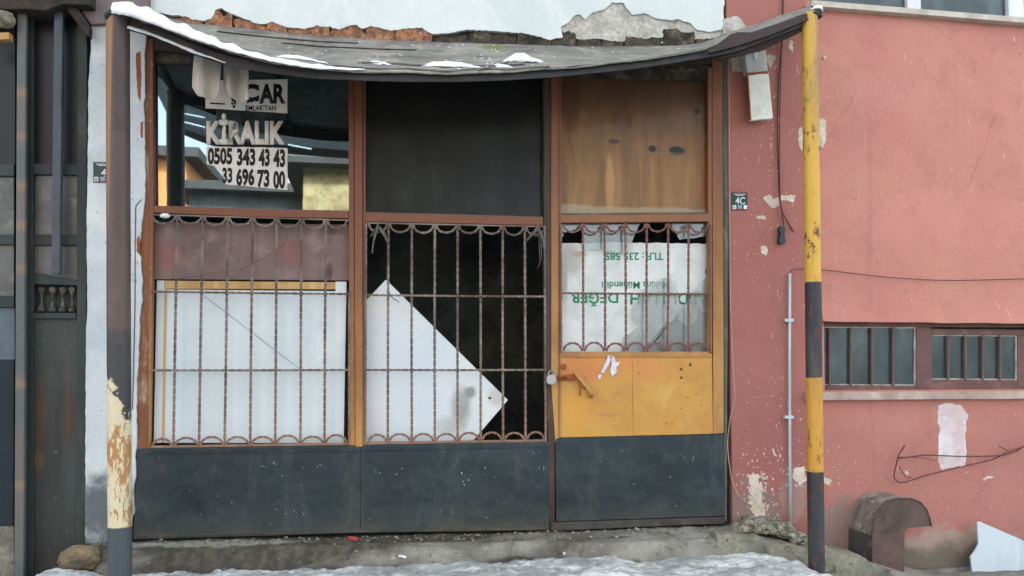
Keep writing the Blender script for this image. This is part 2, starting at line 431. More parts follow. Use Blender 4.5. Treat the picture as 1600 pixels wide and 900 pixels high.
M_pinkboard = wmat('stained_hardboard', (126, 106, 102), (106, 90, 86), (142, 124, 118), s=3.5, rough=0.9, grain=0.12, bump=0.2)
g = M_pinkboard; c = g.b.inputs['Base Color'].links[0].from_socket
for (px, py, rx, rz, col, f) in ((268, 400, .09, .08, (138, 88, 84), .5), (455, 395, .10, .08, (140, 92, 88), .45), (515, 425, .02, .05, (80, 66, 62), .8), (523, 360, .05, .03, (84, 70, 66), .8), (530, 400, .03, .15, (120, 100, 96), .6)):
    x, z = W(px, py, .06); c = g.mix(g.math('MULTIPLY', g.blob(x, z, rx, rz, 0.5, 12, 0.5), f), c, col)
g.color(c)
M_whitepanel = wmat('white_laminate', (204, 214, 214), (192, 204, 206), (212, 220, 216), s=1.5, rough=0.55, grain=0.03, bump=0.08)
M_whiteb2 = wmat('white_board', (212, 218, 216), (196, 208, 214), (220, 222, 218), s=1.8, rough=0.6, grain=0.03, bump=0.08, spots=(176, 176, 168), spot_s=12, spot_t=0.72)
g = M_whiteb2; c = g.b.inputs['Base Color'].links[0].from_socket
for (px, py, rx, rz, col, f) in ((720, 635, .06, .12, (128, 124, 116), .8), (735, 612, .035, .035, (110, 108, 102), .8), (700, 665, .08, .05, (168, 166, 158), .7), (775, 620, .05, .06, (176, 170, 160), .6), (765, 622, .012, .008, (50, 46, 42), 1), (640, 610, .3, .3, (196, 208, 216), .5)):
    x, z = W(px, py, .055); c = g.mix(g.math('MULTIPLY', g.blob(x, z, rx, rz, 0.5, 14, 0.6), f), c, col)
g.color(c)
M_paper = wmat('sign_sheet', (214, 222, 218), (194, 202, 198), (224, 228, 224), s=4, rough=0.7, grain=0.04, bump=0.15, bs=20)
g = M_paper; c = g.b.inputs['Base Color'].links[0].from_socket
for (px, py, rx, rz, col, f) in ((890, 408, .08, .10, (166, 168, 160), .8), (880, 440, .03, .1, (150, 150, 140), .7), (1090, 470, .06, .06, (150, 158, 154), .7), (905, 398, .05, .02, (170, 140, 118), .6)):
    x, z = W(px, py, .06); c = g.mix(g.math('MULTIPLY', g.blob(x, z, rx, rz, 0.5, 14, 0.6), f), c, col)
g.color(c)
M_sticker = wmat('sun_bleached_vinyl', (212, 208, 198), (196, 192, 182), (220, 216, 208), s=6, rough=0.6, grain=0.08, bump=0.1)
def flatm(name, col, rough=0.6, **k): return wmat(name, col, tuple(v * 0.88 for v in col), None, s=8, rough=rough, grain=0.08, bump=0.15, **k)
M_ink = flatm('black_ink', (30, 28, 28))
M_greenink = flatm('green_ink', (40, 150, 112))
M_plategreen = flatm('green_enamel', (6, 64, 54), 0.35)
M_platewhite = flatm('white_enamel', (225, 228, 225), 0.35)
M_plateblue = flatm('pale_blue_enamel', (120, 160, 205), 0.35)
M_platepink = flatm('pink_enamel', (190, 110, 130), 0.35)
M_tan = wmat('bare_pine', (196, 160, 108), (176, 136, 84), (208, 176, 128), s=5, rough=0.8, streak=True)
M_cloth = wmat('grey_canvas', (206, 202, 190), (172, 170, 160), (222, 218, 208), s=5, rough=0.95, grain=0.15, bump=0.3, streak=True)
M_rag = wmat('dusty_rag', (108, 104, 94), (80, 78, 72), (130, 126, 116), s=20, rough=0.95, grain=0.3)
M_dark = wmat('dark_interior', (112, 124, 124), (70, 80, 80), (130, 140, 140), s=2.2, rough=.95)
M_gate = wmat('gate_paint', (50, 60, 58), (38, 47, 46), (66, 74, 70), s=3, rough=0.6, grain=0.12, streak=True)
g = wmat('gate_panel', (62, 70, 66), (46, 53, 51), (76, 84, 80), s=2.4, rough=0.6, grain=0.12, streak=True)
c = g.b.inputs['Base Color'].links[0].from_socket
for (px, py, rx, rz, col, f) in ((62, 650, .035, .2, (70, 56, 40), .8), (108, 650, .035, .18, (64, 50, 38), .8), (90, 690, .02, .25, (46, 44, 40), .7), (45, 530, .02, .15, (104, 72, 52), .7), (60, 720, .03, .06, (96, 72, 40), .6)):
    x, z = W(px, py, 0); c = g.mix(g.math('MULTIPLY', g.blob(x, z, rx, rz, 0.5, 12, 0.5), f), c, col)
c = g.mix(g.thr(g.math('ADD', g.xyz.outputs[2], g.math('MULTIPLY', g.noise(4, 5), 0.4)), 0.1, 0.55, 0.7, 0), c, (40, 42, 40))
c = g.mix(g.thr(g.noise(11, 7, .7, .4, g.vec(1.5, 1, .14)), .54, .7, 0, .6), c, (92, 66, 48))
c = g.mix(g.thr(g.noise(20, 7, .75), .62, .66, 0, .6), c, (112, 108, 96))
g.color(c); M_gatepanel = g
M_gatebluep = flatm('pale_blue_panel', (92, 108, 116)); M_gatenavy = flatm('navy_panel', (26, 40, 50))
g = G('pipe_with_rust_bands', 0.55, 0, 0.4)
c = g.mix(g.thr(g.noise(3, 5), 0.4, 0.6), (80, 87, 86), (94, 92, 88))
for yy in (145, 212, 290, 352, 420, 600, 758):
    zc = W(30, yy, -.1)[1]
    c = g.mix(g.thr(g.math('ABSOLUTE', g.math('SUBTRACT', g.xyz.outputs[2], zc)), 0.006, 0.045, 0.75, 0), c, (124, 104, 82))
g.color(c); g.bump(g.noise(60), 0.3, 0.003); M_pipe = g
M_bluepipe = wmat('blue_grey_pipe', (66, 78, 82), (58, 66, 66), (74, 90, 104), s=3, rough=0.5, spots=(150, 140, 70), spot_s=10, spot_t=0.7)
M_baluster = wmat('dusty_baluster', (92, 90, 80), (52, 50, 46), (128, 124, 110), s=16, rough=.9)
M_conduit = wmat('galvanised', (170, 184, 186), (150, 166, 170), None, s=6, rough=0.4, spec=0.5, grain=0.04)
M_cable = flatm('black_cable', (58, 44, 42), 0.6)
M_rustwire = flatm('rusty_wire', (92, 56, 46), 0.7)
M_palecable = flatm('pale_cable', (176, 160, 146), 0.7)
M_sheet = wmat('roofing_felt', (132, 130, 121), (106, 105, 99), (156, 152, 140), s=4, rough=0.8, grain=0.15, bump=0.5, bdist=0.008, bs=25, spots=(186, 186, 176), spot_s=16, spot_t=0.7)
g = M_sheet; c = g.b.inputs['Base Color'].links[0].from_socket
c = g.mix(g.thr(g.noise(5, 6, .65, .4, g.vec(.6, 2.5, 1)), .5, .68, 0, .6), c, (78, 76, 72)); c = g.mix(g.thr(g.noise(24, 6, .7, .4, g.vec(.5, 1, 1)), .6, .66, 0, .6), c, (160, 156, 144))
g.bump(g.math('ADD', g.math('MULTIPLY', g.noise(7, 5, .6, .5, g.vec(.5, 1.6, 1)), 6.0), g.noise(40, 4)), .7, .008)
x, z = W(775, 72, -.1); c = g.mix(g.math('MULTIPLY', g.blob(x, z, .09, .03, 0.5, 14, 0.5), .8), c, (104, 108, 62)); g.color(c)
M_beam = wmat('black_iron', (40, 40, 41), (30, 30, 32), (66, 58, 52), s=7, rough=0.55, spec=0.4, grain=0.1, streak=False, spots=(116, 92, 78), spot_s=20, spot_t=0.68)
M_gapshade = flatm('canopy_boards', (46, 44, 42), 0.9)
M_box = wmat('white_box', (216, 220, 212), (198, 204, 194), (226, 228, 220), s=10, rough=0.6, grain=0.08, spots=(150, 130, 96), spot_s=18, spot_t=0.68)
M_boxgrey = wmat('grey_box', (196, 198, 192), (168, 172, 168), (206, 208, 200), s=12, rough=0.7, grain=0.1)
M_rust = wmat('rust', (158, 88, 40), (116, 66, 38), (180, 110, 60), s=20, rough=0.9, grain=0.3)
M_brown = wmat('brown_window_frame', (100, 72, 67), (94, 66, 60), (128, 94, 86), s=4, rough=0.6, grain=0.1)
M_putty = wmat('putty_edge', (166, 168, 160), (130, 118, 112), (184, 188, 182), s=9, rough=0.7)
M_stone = wmat('stone_sill', (188, 180, 166), (164, 156, 142), (204, 198, 186), s=6, rough=0.8, grain=0.15, bump=0.3, spots=(146, 120, 112), spot_s=20, spot_t=0.66)
M_stone2 = wmat('painted_sill', (172, 152, 142), (150, 128, 120), (190, 176, 164), s=6, rough=0.8, grain=0.15, bump=0.4, spots=(140, 104, 98), spot_s=20, spot_t=0.64)
M_pvc = wmat('white_pvc', (206, 210, 212), (190, 196, 200), None, s=3, rough=0.4, grain=0.02)
g = wmat('hood_front', (94, 78, 71), (74, 60, 55), (110, 90, 80), s=6, rough=0.75, grain=0.25, bump=.5, spots=(150, 134, 122), spot_s=26, spot_t=0.68, scratch=(140, 124, 112))
c = g.b.inputs['Base Color'].links[0].from_socket
zc = W(1400, 828, -.2)[1]
c = g.mix(g.thr(g.xyz.outputs[2], zc - .01, zc + .01, .3, 0), c, (98, 74, 68)); g.color(c); M_hood = g
M_hoodside = wmat('flaking_hood_side', (140, 132, 122), (92, 86, 80), (176, 168, 150), s=9, rough=0.9, grain=0.2, bump=0.6, streak=True, spots=(196, 188, 168), spot_s=14, spot_t=0.58)
g = M_hoodside; c = g.b.inputs['Base Color'].links[0].from_socket; c = g.mix(g.thr(g.xyz.outputs[2], zc - .02, zc + .0, .85, 0), c, (58, 58, 58)); g.color(c)
M_bluesheet = wmat('pale_blue_sheet', (186, 198, 203), (168, 182, 190), (200, 208, 210), s=3, rough=0.45, grain=0.04, streak=True)
M_steel = G('padlock_steel', 0.28, 0.9, 0.5); M_steel.color((150, 150, 148)); M_steel.bump(M_steel.noise(120), 0.1, 0.001)
M_rock = wmat('field_stone', (132, 118, 88), (92, 86, 72), (166, 140, 92), s=10, rough=0.9, grain=0.3, bump=0.7, bs=30)
M_conc = wmat('old_concrete', (142, 140, 124), (112, 112, 98), (160, 156, 142), s=7, rough=0.9, grain=0.3, bump=0.9, bdist=0.012, bs=22, spots=(84, 86, 66), spot_s=9, spot_t=0.6)
M_rubble = wmat('rubble', (146, 142, 126), (80, 80, 64), (206, 202, 186), s=18, rough=0.95, grain=0.35, bump=0.8, bs=40)

g = G('pavement_concrete', 0.75, 0, 0.4)
x0 = W(870, 850)[0]
c = g.mix(g.thr(g.noise(2.4, 6, 0.6, 0.6), 0.35, 0.65), (150, 148, 138), (110, 108, 98))
c = g.mix(g.thr(g.noise(26, 7, 0.75), 0.55, 0.7, 0, 0.7), c, (184, 180, 166))
def blobxy(g, px, py, Y, rx, ry):
    p = P(px, py, Y); dx = g.math('DIVIDE', g.math('SUBTRACT', g.xyz.outputs[0], p.x), rx); dy = g.math('DIVIDE', g.math('SUBTRACT', g.xyz.outputs[1], Y), ry)
    d = g.math('SQRT', g.math('ADD', g.math('MULTIPLY', dx, dx), g.math('MULTIPLY', dy, dy)))
    return g.thr(g.math('ADD', d, g.math('MULTIPLY', g.math('SUBTRACT', g.noise(7, 6), .5), 1.2)), .7, 1.1, 1, 0)
wet = g.thr(g.math('ADD', g.xyz.outputs[0], g.math('MULTIPLY', g.noise(2.0, 5), 1.6)), x0 + 0.55, x0 + 1.15, 1, 0)
dirt = g.mix(g.thr(g.noise(16, 7, 0.7), 0.4, 0.65), (58, 56, 48), (92, 86, 74))
c = g.mix(g.math('MULTIPLY', wet, g.thr(g.noise(1.3, 4, 0.6, 0.5, g.vec(0.6, 4, 1, (2.3, 0, 0))), 0.36, 0.52)), c, dirt)
c = g.mix(g.math('MULTIPLY', blobxy(g, 330, 850, -.13, .55, .07), .85), c, (150, 150, 138))
c = g.mix(g.math('MULTIPLY', blobxy(g, 965, 845, -.22, .09, .03), .9), c, (72, 72, 62)); c = g.mix(g.math('MULTIPLY', blobxy(g, 905, 846, -.22, .16, .04), .8), c, (88, 86, 72))
vor_ = g.vor(2.3, g.n('ShaderNodeMapping', {0: g.n('ShaderNodeMixRGB', {0: .12, 1: g.pos, 2: g.n('ShaderNodeTexNoise', {'Vector': g.pos, 'Scale': 5.0}, out=1)}), 'Scale': (1, 1.6, .3)}), 'DISTANCE_TO_EDGE')
c = g.mix(g.thr(vor_, .002, .008, .4, 0), c, (62, 60, 52))
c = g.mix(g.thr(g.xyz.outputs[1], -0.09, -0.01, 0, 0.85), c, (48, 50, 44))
c = g.mix(g.thr(g.noise(12, 6, 0.7, 0.5), 0.58, 0.66, 0, .8), c, (84, 86, 62))
g.color(c); g.rough(g.thr(g.noise(3, 4), 0.4, 0.6, 0.45, 0.9))
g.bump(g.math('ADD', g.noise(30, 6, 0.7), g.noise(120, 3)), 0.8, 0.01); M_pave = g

g = G('trodden_snow', 0.55, 0, 0.5)
c = g.mix(g.thr(g.noise(4.2, 8, 0.72, 0.8, g.vec(0.7, 1.8, 1)), 0.42, 0.6), (214, 219, 215), (160, 166, 162))
c = g.mix(g.thr(g.noise(14, 6, 0.7), 0.48, 0.62, 0, 0.7), c, (128, 132, 124))
c = g.mix(g.thr(g.noise(1.7, 6, .7, .8, g.vec(1, 2.2, 1, (3, 1, 0))), 0.5, 0.6, 0, 0.7), c, (124, 130, 126))
c = g.mix(g.thr(g.noise(70, 4, .8), .66, .7, 0, .7), c, (70, 68, 60))
g.color(c); g.bump(g.math('ADD', g.noise(22, 6, 0.7), g.math('MULTIPLY', g.noise(5, 4), 2.0)), 0.7, 0.02)
g.b.inputs['Subsurface Weight'].default_value = 0.25; g.b.inputs['Subsurface Radius'].default_value = (0.02, 0.025, 0.03)
M_snowg = g
g = G('fresh_snow', 0.6, 0, 0.4); g.color(g.mix(g.thr(g.noise(14, 6), 0.4, 0.7), (226, 230, 232), (196, 204, 208))); g.bump(g.noise(45, 5, .7), 0.7, 0.008)
g.b.inputs['Subsurface Weight'].default_value = 0.3; g.b.inputs['Subsurface Radius'].default_value = (0.02, 0.025, 0.03); M_snow = g

# ------------------------------------------------------------------ ground
zl, zm, zr = P(212, 843, 0), P(860, 829, 0), P(1140, 818, 0)
XG = P(84, 890, -.2).x
ZT = [(P(-400, 880, 0).x, -0.34), (P(70, 880, 0).x, -0.34), (P(95, 880, 0).x, -.19), (P(125, 880, 0).x, -0.17), (P(134, 850, 0).x, P(134, 846, 0).z), (zl.x, zl.z), (zm.x, zm.z), (zr.x, zr.z), (P(1330, 850, 0).x, P(1330, 862, 0).z), (P(1420, 890, 0).x, P(1420, 886, 0).z), (9.0, P(1420, 889, 0).z)]

XR = P(870, 850).x; XE = P(1215, 880, -.35).x; XL = P(205, 850).x
def pave_z(x, y):
    z = interp(ZT, x)
    t = min(1, max(0, (x - (XR - 0.2)) / 0.5))               # 0 = worn left part, 1 = sound slab on the right
    edge = -0.20 * (1 - t) - 0.36 * t
    edge += 0.03 * noise.noise(Vector((x * 3, 0, 4)))
    if x > XE + .7: edge = -.42
    if x < XL: edge = min(-0.0, edge + (XL - x) * 0.8)
    w = 0.20 * (1 - t) + 0.05 * t
    drop = min(1, max(0, (edge - y) / w)); drop = drop * drop * (3 - 2 * drop)
    z += 0.05 * y * (1 - drop)
    z = z * (1 - drop) + (-0.42 if x > XL else -0.42 + 0.23 * min(1, (XL - x) / .1) * (1 if x > XG else 0)) * drop
    z += 0.008 * noise.noise(Vector((x * 9, y * 9, 0))) + 0.006 * noise.noise(Vector((x * 30, y * 30, 2)))
    return z
def grid(x0, x1, nx, y0, y1, ny, fz):
    bm = bmesh.new()
    V = [[bm.verts.new((x0 + (x1 - x0) * i / nx, y0 + (y1 - y0) * j / ny, fz(x0 + (x1 - x0) * i / nx, y0 + (y1 - y0) * j / ny))) for i in range(nx + 1)] for j in range(ny + 1)]
    for j in range(ny):
        for i in range(nx): bm.faces.new((V[j][i], V[j][i + 1], V[j + 1][i + 1], V[j + 1][i]))
    return bm
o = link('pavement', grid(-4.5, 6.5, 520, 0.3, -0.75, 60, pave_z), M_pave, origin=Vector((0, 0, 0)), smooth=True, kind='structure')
def snow_z(x, y):
    yb = 0.07 * noise.noise(Vector((x * 1.5, 7, 0))) + 0.03 * noise.noise(Vector((x * 6, 3, 0)))
    z = -0.108 + 0.026 * noise.noise(Vector((x * 2.2, y * 3.0, 1))) + 0.022 * noise.noise(Vector((x * 7, y * 9, 5))) + 0.012 * noise.noise(Vector((x * 22, y * 25, 3))) + 0.005 * noise.noise(Vector((x * 60, y * 60, 8)))
    z -= 0.008 * min(1, max(0, (XR - x) / 0.8))
    z += 0.05 * min(1, max(0, (-y - 0.45 + yb) / 0.4)) * noise.noise(Vector((x * 1.1, y * 1.4, 9)))
    z -= 0.12 * max(0, min(1, (y + 0.36 + yb) / 0.35))
    z -= 0.22 * max(0, min(1, (-y - 1.2) / 1.3))
    z -= .022 * min(1, max(0, (x - XR + .2) / .6))
    if XG < x < XL: z += .05 * min(1, (XL - x) / .15)
    if x > XE: z -= min(0.24, (x - XE) * 0.75)
    if x < XG: z -= min(0.2, (XG - x) * 2.0)
    return max(z, -0.415)
o = link('snow', grid(-4.5, 6.5, 480, -0.02, -2.5, 130, snow_z), M_snowg, origin=Vector((0, 0, 0)), smooth=True, kind='stuff')
g = G('snowy_street', 0.7); c = g.mix(g.thr(g.noise(0.5, 6, 0.6, 0.5), 0.4, 0.6), (104, 108, 112), (58, 58, 58)); g.color(c); g.bump(g.noise(9, 6), 0.5, 0.02); M_street = g
bm = bmesh.new()
vs_ = [bm.verts.new(p) for p in ((-200, -200, -0.42), (200, -200, -0.42), (200, 200, -0.42), (-200, 200, -0.42))]; bm.faces.new(vs_)
link('street', bm, M_street, origin=Vector((0, 0, -0.42)), kind='structure')

# ------------------------------------------------------------------ shop building: white wall, pilaster, room
TOPY = -260      # the walls go on above the frame
shop = thing('shop_building', 'white plastered single shop unit with crumbling edge above the canopy', 'building', (P(680, 830).x, 0.1, -0.05))
# room behind the shopfront
XA, XB = P(212, 600, 0).x, P(1138, 600, 0).x
bm = bmesh.new()
D = 2.4; H = 3.3; Y0 = 0.16
for lo, hi in (((XA - .12, Y0, -.3), (XA, Y0 + D, H)), ((XB, Y0, -.3), (XB + .12, Y0 + D, H)), ((XA - .12, Y0 + D, -.3), (XB + .12, Y0 + D + .12, H)), ((XA - .12, Y0, H), (XB + .12, Y0 + D + .12, H + .12)), ((XA, Y0, -.28), (XB, Y0 + D, -.02))):
    box(bm, lo, hi)
link('room_shell', bm, M_dark, shop)
bm = bmesh.new()
for lo, hi in (((-4.6, 1.6, -.5), (P(135, 600, 0).x, 1.7, 3.4)), ((-4.6, .12, 3.3), (P(135, 600, 0).x, 1.7, 3.4)), ((P(135, 600, 0).x - .02, .2, -.5), (P(135, 600, 0).x + .02, 1.7, 3.3)), ((-4.7, .15, -.5), (-4.6, 1.7, 3.4))): box(bm, lo, hi)
link('passage_shell', bm, M_dark, shop)
# wall core over the opening (behind the plaster)
bm = bmesh.new(); prism(bm, [(212, TOPY), (1150, TOPY), (1150, 128), (212, 96)], 0.0, 0.16)
link('wall_core', bm, M_mortar, shop)
# white top coat, broken along its lower edge
edge = [(205, 26), (232, 20), (250, 20), (262, 23), (290, 26), (300, 31), (318, 33), (330, 29), (337, 16), (346, 13), (360, 21), (380, 29), (395, 34), (410, 38), (425, 34), (440, 41), (475, 45), (495, 40), (515, 42), (530, 46),
        (550, 40), (557, 38), (565, 45), (580, 41), (595, 44), (610, 48), (640, 44), (660, 43), (675, 53), (700, 53), (720, 47), (750, 47), (790, 50), (820, 52), (845, 58), (860, 62), (880, 59), (877, 41), (888, 35), (898, 23), (908, 23), (914, 30),
        (925, 21), (935, 16), (945, 15), (957, 4), (975, 5), (982, 17), (988, 24), (1000, 21), (1010, 22), (1025, 28), (1045, 32), (1062, 30), (1080, 38), (1090, 47), (1110, 50), (1132, 46), (1131, 22), (1133, -6), (1131, TOPY)]
bm = bmesh.new(); prism(bm, jag([(205, TOPY)] + edge, 1.1, 5, 3), -0.03, 0.028)
link('plaster_coat', bm, M_white, shop, bev=0.002)
bm = bmesh.new(); prism(bm, jag([(868, 55), (872, 30), (895, 12), (950, -5), (985, 5), (1020, 18), (1070, 22), (1100, 40), (1135, 42), (1140, 60), (1063, 62), (1040, 67), (990, 62), (960, 65), (930, 60), (905, 61)], 1.4, 5, 9, True), -0.018, 0.016)
link('undercoat', bm, M_under, shop)
# exposed bricks
r = random.Random(5); x = 238
while x < 1090:
    w = r.uniform(26, 60); yb = interp([(230, 44), (330, 50), (430, 58), (520, 64), (700, 76), (900, 80), (1100, 78)], x)
    y0 = yb - 30 - r.uniform(-2, 3)
    dY = -0.022 + r.uniform(-.006, .006)
    dn = r.choice([-4, 0, 3, 6, 9])
    pts = jag([(x, y0 + dn + r.uniform(0, 6)), (x + w * .3, y0 + dn + r.uniform(-3, 5)), (x + w * .6, y0 + dn + r.uniform(-3, 9)), (x + w - r.uniform(2, 5), y0 + dn + r.uniform(-2, 8)), (x + w - r.uniform(0, 4), yb), (x - 2, yb)], 2.4, 5, int(x), True)
    piece('brick', pts, dY, 0.03, (M_brick if r.random() < .75 else M_mortar) if x < 690 else M_mortar, shop, bev=0.003)
    x += w
# pilaster left of the shopfront
pe = jag([(228, -20), (228, 60), (226, 85), (226, 120), (227, 150), (225, 162), (226, 200), (227, 260), (227, 280), (226, 312), (224, 330), (219, 372), (214, 392), (220, 402), (222, 440), (222, 470), (218, 500), (216, 560), (213, 600), (213, 680), (213, 700)], 0.8, 7, 4)
pl = jag([(213, 700), (211, 722), (213, 745), (209, 765), (211, 800), (204, 812), (204, 846)], 1.0, 6, 8)
left = jag([(133, 850), (133, 700), (134, 540), (136, 470), (135, 330), (137, 250), (138, 130), (141, 90), (142, 36)], 0.7, 9, 6)
bm = bmesh.new(); prism(bm, pe + pl + left + [(142, -20)], -0.05, 0.25)
link('pilaster', bm, M_pil, shop, bev=0.003)
piece('primer_strip', jag([(208, 78), (232, 60), (232, 705), (206, 705), (207, 300)], 0.4, 30, 2, True), -0.035, 0.1, wmat('orange_primer', (132, 84, 54), (104, 68, 48), (176, 160, 140), s=6, rough=0.8, streak=True), shop)
M_prim = wmat('scraped_primer', (150, 86, 54), (120, 70, 46), None, s=8, rough=0.8)
for k_, q_ in enumerate(([(212, 84), (219, 80), (220, 120), (219, 158), (215, 150), (213, 110)], [(219, 192), (223, 190), (223, 214), (220, 216)], [(214, 372), (218, 368), (218, 396), (214, 394)])):
    piece('bare_patch', jag(q_, .6, 5, k_, True), -.0525, .004, M_prim, shop)
# crack in the pilaster: a thin dark rod let into the plaster edge
bm = bmesh.new(); tube(bm, [P(219, 313, -.052), P(213, 321, -.052), P(212, 322, -.052), P(211, 390, -.052), P(211, 470, -.052), P(209, 560, -.052), P(207, 640, -.052)], 0.0025, 5)
link('cable', bm, M_cable, shop)
# mauve plaster over the pilaster top
g = wmat('mauve_plaster', (122, 112, 112), (96, 90, 90), (140, 130, 128), s=3, rough=0.9)
piece('lintel', [(128, TOPY), (232, TOPY), (232, 22), (205, 34), (142, 38), (128, 20)], -0.08, 0.3, g, shop, bev=0.004)

# ------------------------------------------------------------------ shopfront
front = thing('shopfront', 'ochre and rust framed metal shopfront with broken panes, window bars and padlocked door', 'shopfront', (P(680, 830).x, 0.0, P(680, 832).z))
FY = -0.032
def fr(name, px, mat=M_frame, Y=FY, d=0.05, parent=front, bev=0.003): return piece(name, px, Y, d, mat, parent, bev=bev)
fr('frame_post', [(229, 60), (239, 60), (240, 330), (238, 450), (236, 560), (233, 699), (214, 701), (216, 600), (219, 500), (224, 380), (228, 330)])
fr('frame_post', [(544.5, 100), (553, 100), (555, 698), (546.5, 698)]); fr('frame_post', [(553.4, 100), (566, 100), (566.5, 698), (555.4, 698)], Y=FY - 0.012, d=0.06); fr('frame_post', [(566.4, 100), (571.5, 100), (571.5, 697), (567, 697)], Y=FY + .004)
fr('frame_post', [(849, 105), (860.5, 105), (861, 600), (867, 690), (867, 830), (858, 830), (857, 690), (851, 600)], M_dkstile, Y=FY - .004)
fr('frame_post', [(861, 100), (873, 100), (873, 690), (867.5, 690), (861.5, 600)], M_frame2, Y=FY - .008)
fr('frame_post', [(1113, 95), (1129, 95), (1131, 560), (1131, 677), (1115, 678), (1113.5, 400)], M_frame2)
fr('frame_post', [(1129.5, 85), (1140, 85), (1139, 330), (1137, 560), (1136, 815), (1131.6, 816), (1131.6, 560)], M_green, Y=FY + .006, d=.1)
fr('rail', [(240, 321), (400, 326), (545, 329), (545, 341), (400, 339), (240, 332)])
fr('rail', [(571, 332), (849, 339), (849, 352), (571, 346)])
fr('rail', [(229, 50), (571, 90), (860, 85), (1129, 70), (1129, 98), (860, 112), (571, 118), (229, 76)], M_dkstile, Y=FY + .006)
# glazing beads
M_bead = M_green
fr('bead', [(238.5, 70), (241, 70), (242, 320), (239.5, 320)], M_frame, FY + .012, .02); fr('bead', [(571.5, 331), (849, 338), (849, 339.5), (571.5, 333)], M_green, FY + .012, .02)
# kick panels
def kick(px, Y): return fr('kick_panel', px, M_slate, Y, 0.04, bev=0.004)
kick([(212, 701), (545, 696), (563, 695.5), (563, 833), (380, 838.5), (208, 843)], -0.04); kick([(563.15, 695.5), (858, 690), (858, 829), (563.15, 833)], -0.0395)
fr('trim_strip', [(226, 706.5), (545, 702), (857, 696), (857, 698.5), (545, 705), (226, 709.5)], M_slate, -0.047, 0.01, bev=.001)
fr('trim_strip', [(215, 835), (563, 828), (857, 823.5), (857, 827), (563, 832), (215, 839)], M_slate, -0.05, 0.015, bev=.001)
# panes
o = piece('window_pane', [(239, 70), (545, 90), (545, 330), (239, 322)], 0.02, 0.005, M_mirror, front)
o = piece('window_pane', [(571, 110), (850, 105), (850, 340), (571, 334)], 0.015, 0.005, M_dirtyglass, front)
# backing board behind the dull pane
g = wmat('soot_board', (58, 56, 50), (38, 37, 34), (76, 74, 68), s=2.2, rough=0.9, grain=0.1)
piece('backing_panel', [(571, 100), (850, 100), (850, 341), (571, 335)], 0.035, 0.012, g, front)

# grilles
def grille(xs_top, xs_bot, ytop, ybot, hs_, edges, mat, parent, Y, arch_h=13, name='grille', strip=True, close_bottom=True):
    """bars: matching lists at the top and the bottom; ytop / ybot: functions of x; hs_: functions for cross bars"""
    if parent is front:
        bm = bmesh.new()
        a, b = edges
        prism(bm, [(a, ytop(a)), (b, ytop(b)), (b, ytop(b) + 2), (a, ytop(a) + 2)], Y - .006, 0.012)
        gr = link(name, bm, mat, front)
        piece('strip', [(a, ybot(a) - 3.5), (b, ybot(b) - 3.5), (b, ybot(b)), (a, ybot(a))], Y - .006, 0.012, mat, gr)
    else: gr = parent
    for xt, xb in zip(xs_top, xs_bot):
        bm = bmesh.new()
        jitter = random.uniform(-.6, .6)
        twist(bm, [P(xt, ytop(xt) + 1, Y), P((xt + xb) / 2 + jitter, (ytop(xt) + ybot(xb)) / 2, Y), P(xb, ybot(xb) - 3, Y)], 0.0076, 0.045)
        link('bar', bm, mat, gr)
    for h in hs_:
        bm = bmesh.new()
        twist(bm, [P(edges[0], h(edges[0]), Y - .011), P((edges[0] + edges[1]) / 2, h((edges[0] + edges[1]) / 2) + .4, Y - .011), P(edges[1], h(edges[1]), Y - .011)], 0.0066, 0.045)
        link('cross_bar', bm, mat, gr)
    ax = [edges[0] + 2] + xs_top + [edges[1] - 2]; bx = [edges[0] + 2] + xs_bot + [edges[1] - 2]
    for L, ff, sg in ((ax, ytop, 1), (bx, ybot, -1)):
        for a, b in zip(L, L[1:]):
            if b - a < 18: continue
            pts = []
            m = (a + b) / 2; rx = (b - a) / 2 - 2.5
            hh = arch_h * random.uniform(.9, 1.08)
            for k in range(13):
                t = math.pi * k / 12
                pts.append(P(m - rx * math.cos(t), ff(m) + sg * (2 + hh * math.sin(t)), Y - 0.004))
            bm = bmesh.new(); twist(bm, pts, 0.0068, 0.04, 0.006)
            link('arch', bm, mat, gr)
    return gr
lt = lambda x: interp([(235, 334), (545, 343)], x); lb = lambda x: interp([(235, 700), (545, 695)], x)
GL = grille([277, 317, 356, 395, 432.5, 471, 509.5], [271, 311, 351, 391, 430, 469.5, 507], lt, lb,
            [lambda x: interp([(235, 455.5), (545, 459.5)], x), lambda x: interp([(235, 578.5), (545, 578)], x)], (234, 546), M_bar, front, -0.02)
mt = lambda x: interp([(571, 347), (850, 353)], x); mb = lambda x: interp([(571, 694), (857, 690)], x)
GM = grille([607, 643.5, 679.5, 715, 750.5, 785.5, 820], [606, 643.5, 679.5, 715, 751, 786, 821], mt, mb,
            [lambda x: interp([(571, 461), (855, 463.5)], x), lambda x: interp([(571, 578), (855, 578)], x)], (572, 855), M_bar, front, -0.02)
for gr, (xa, ya, xb, yb) in ((GL, (545.5, 455, 545.5, 693)), (GM, (572, 350, 571, 692)), (GM, (851, 352, 852.5, 690))):
    bm = bmesh.new(); twist(bm, [P(xa, ya, -.035), P(xb, yb, -.035)], 0.0064, 0.045); link('bar', bm, M_bar, gr)

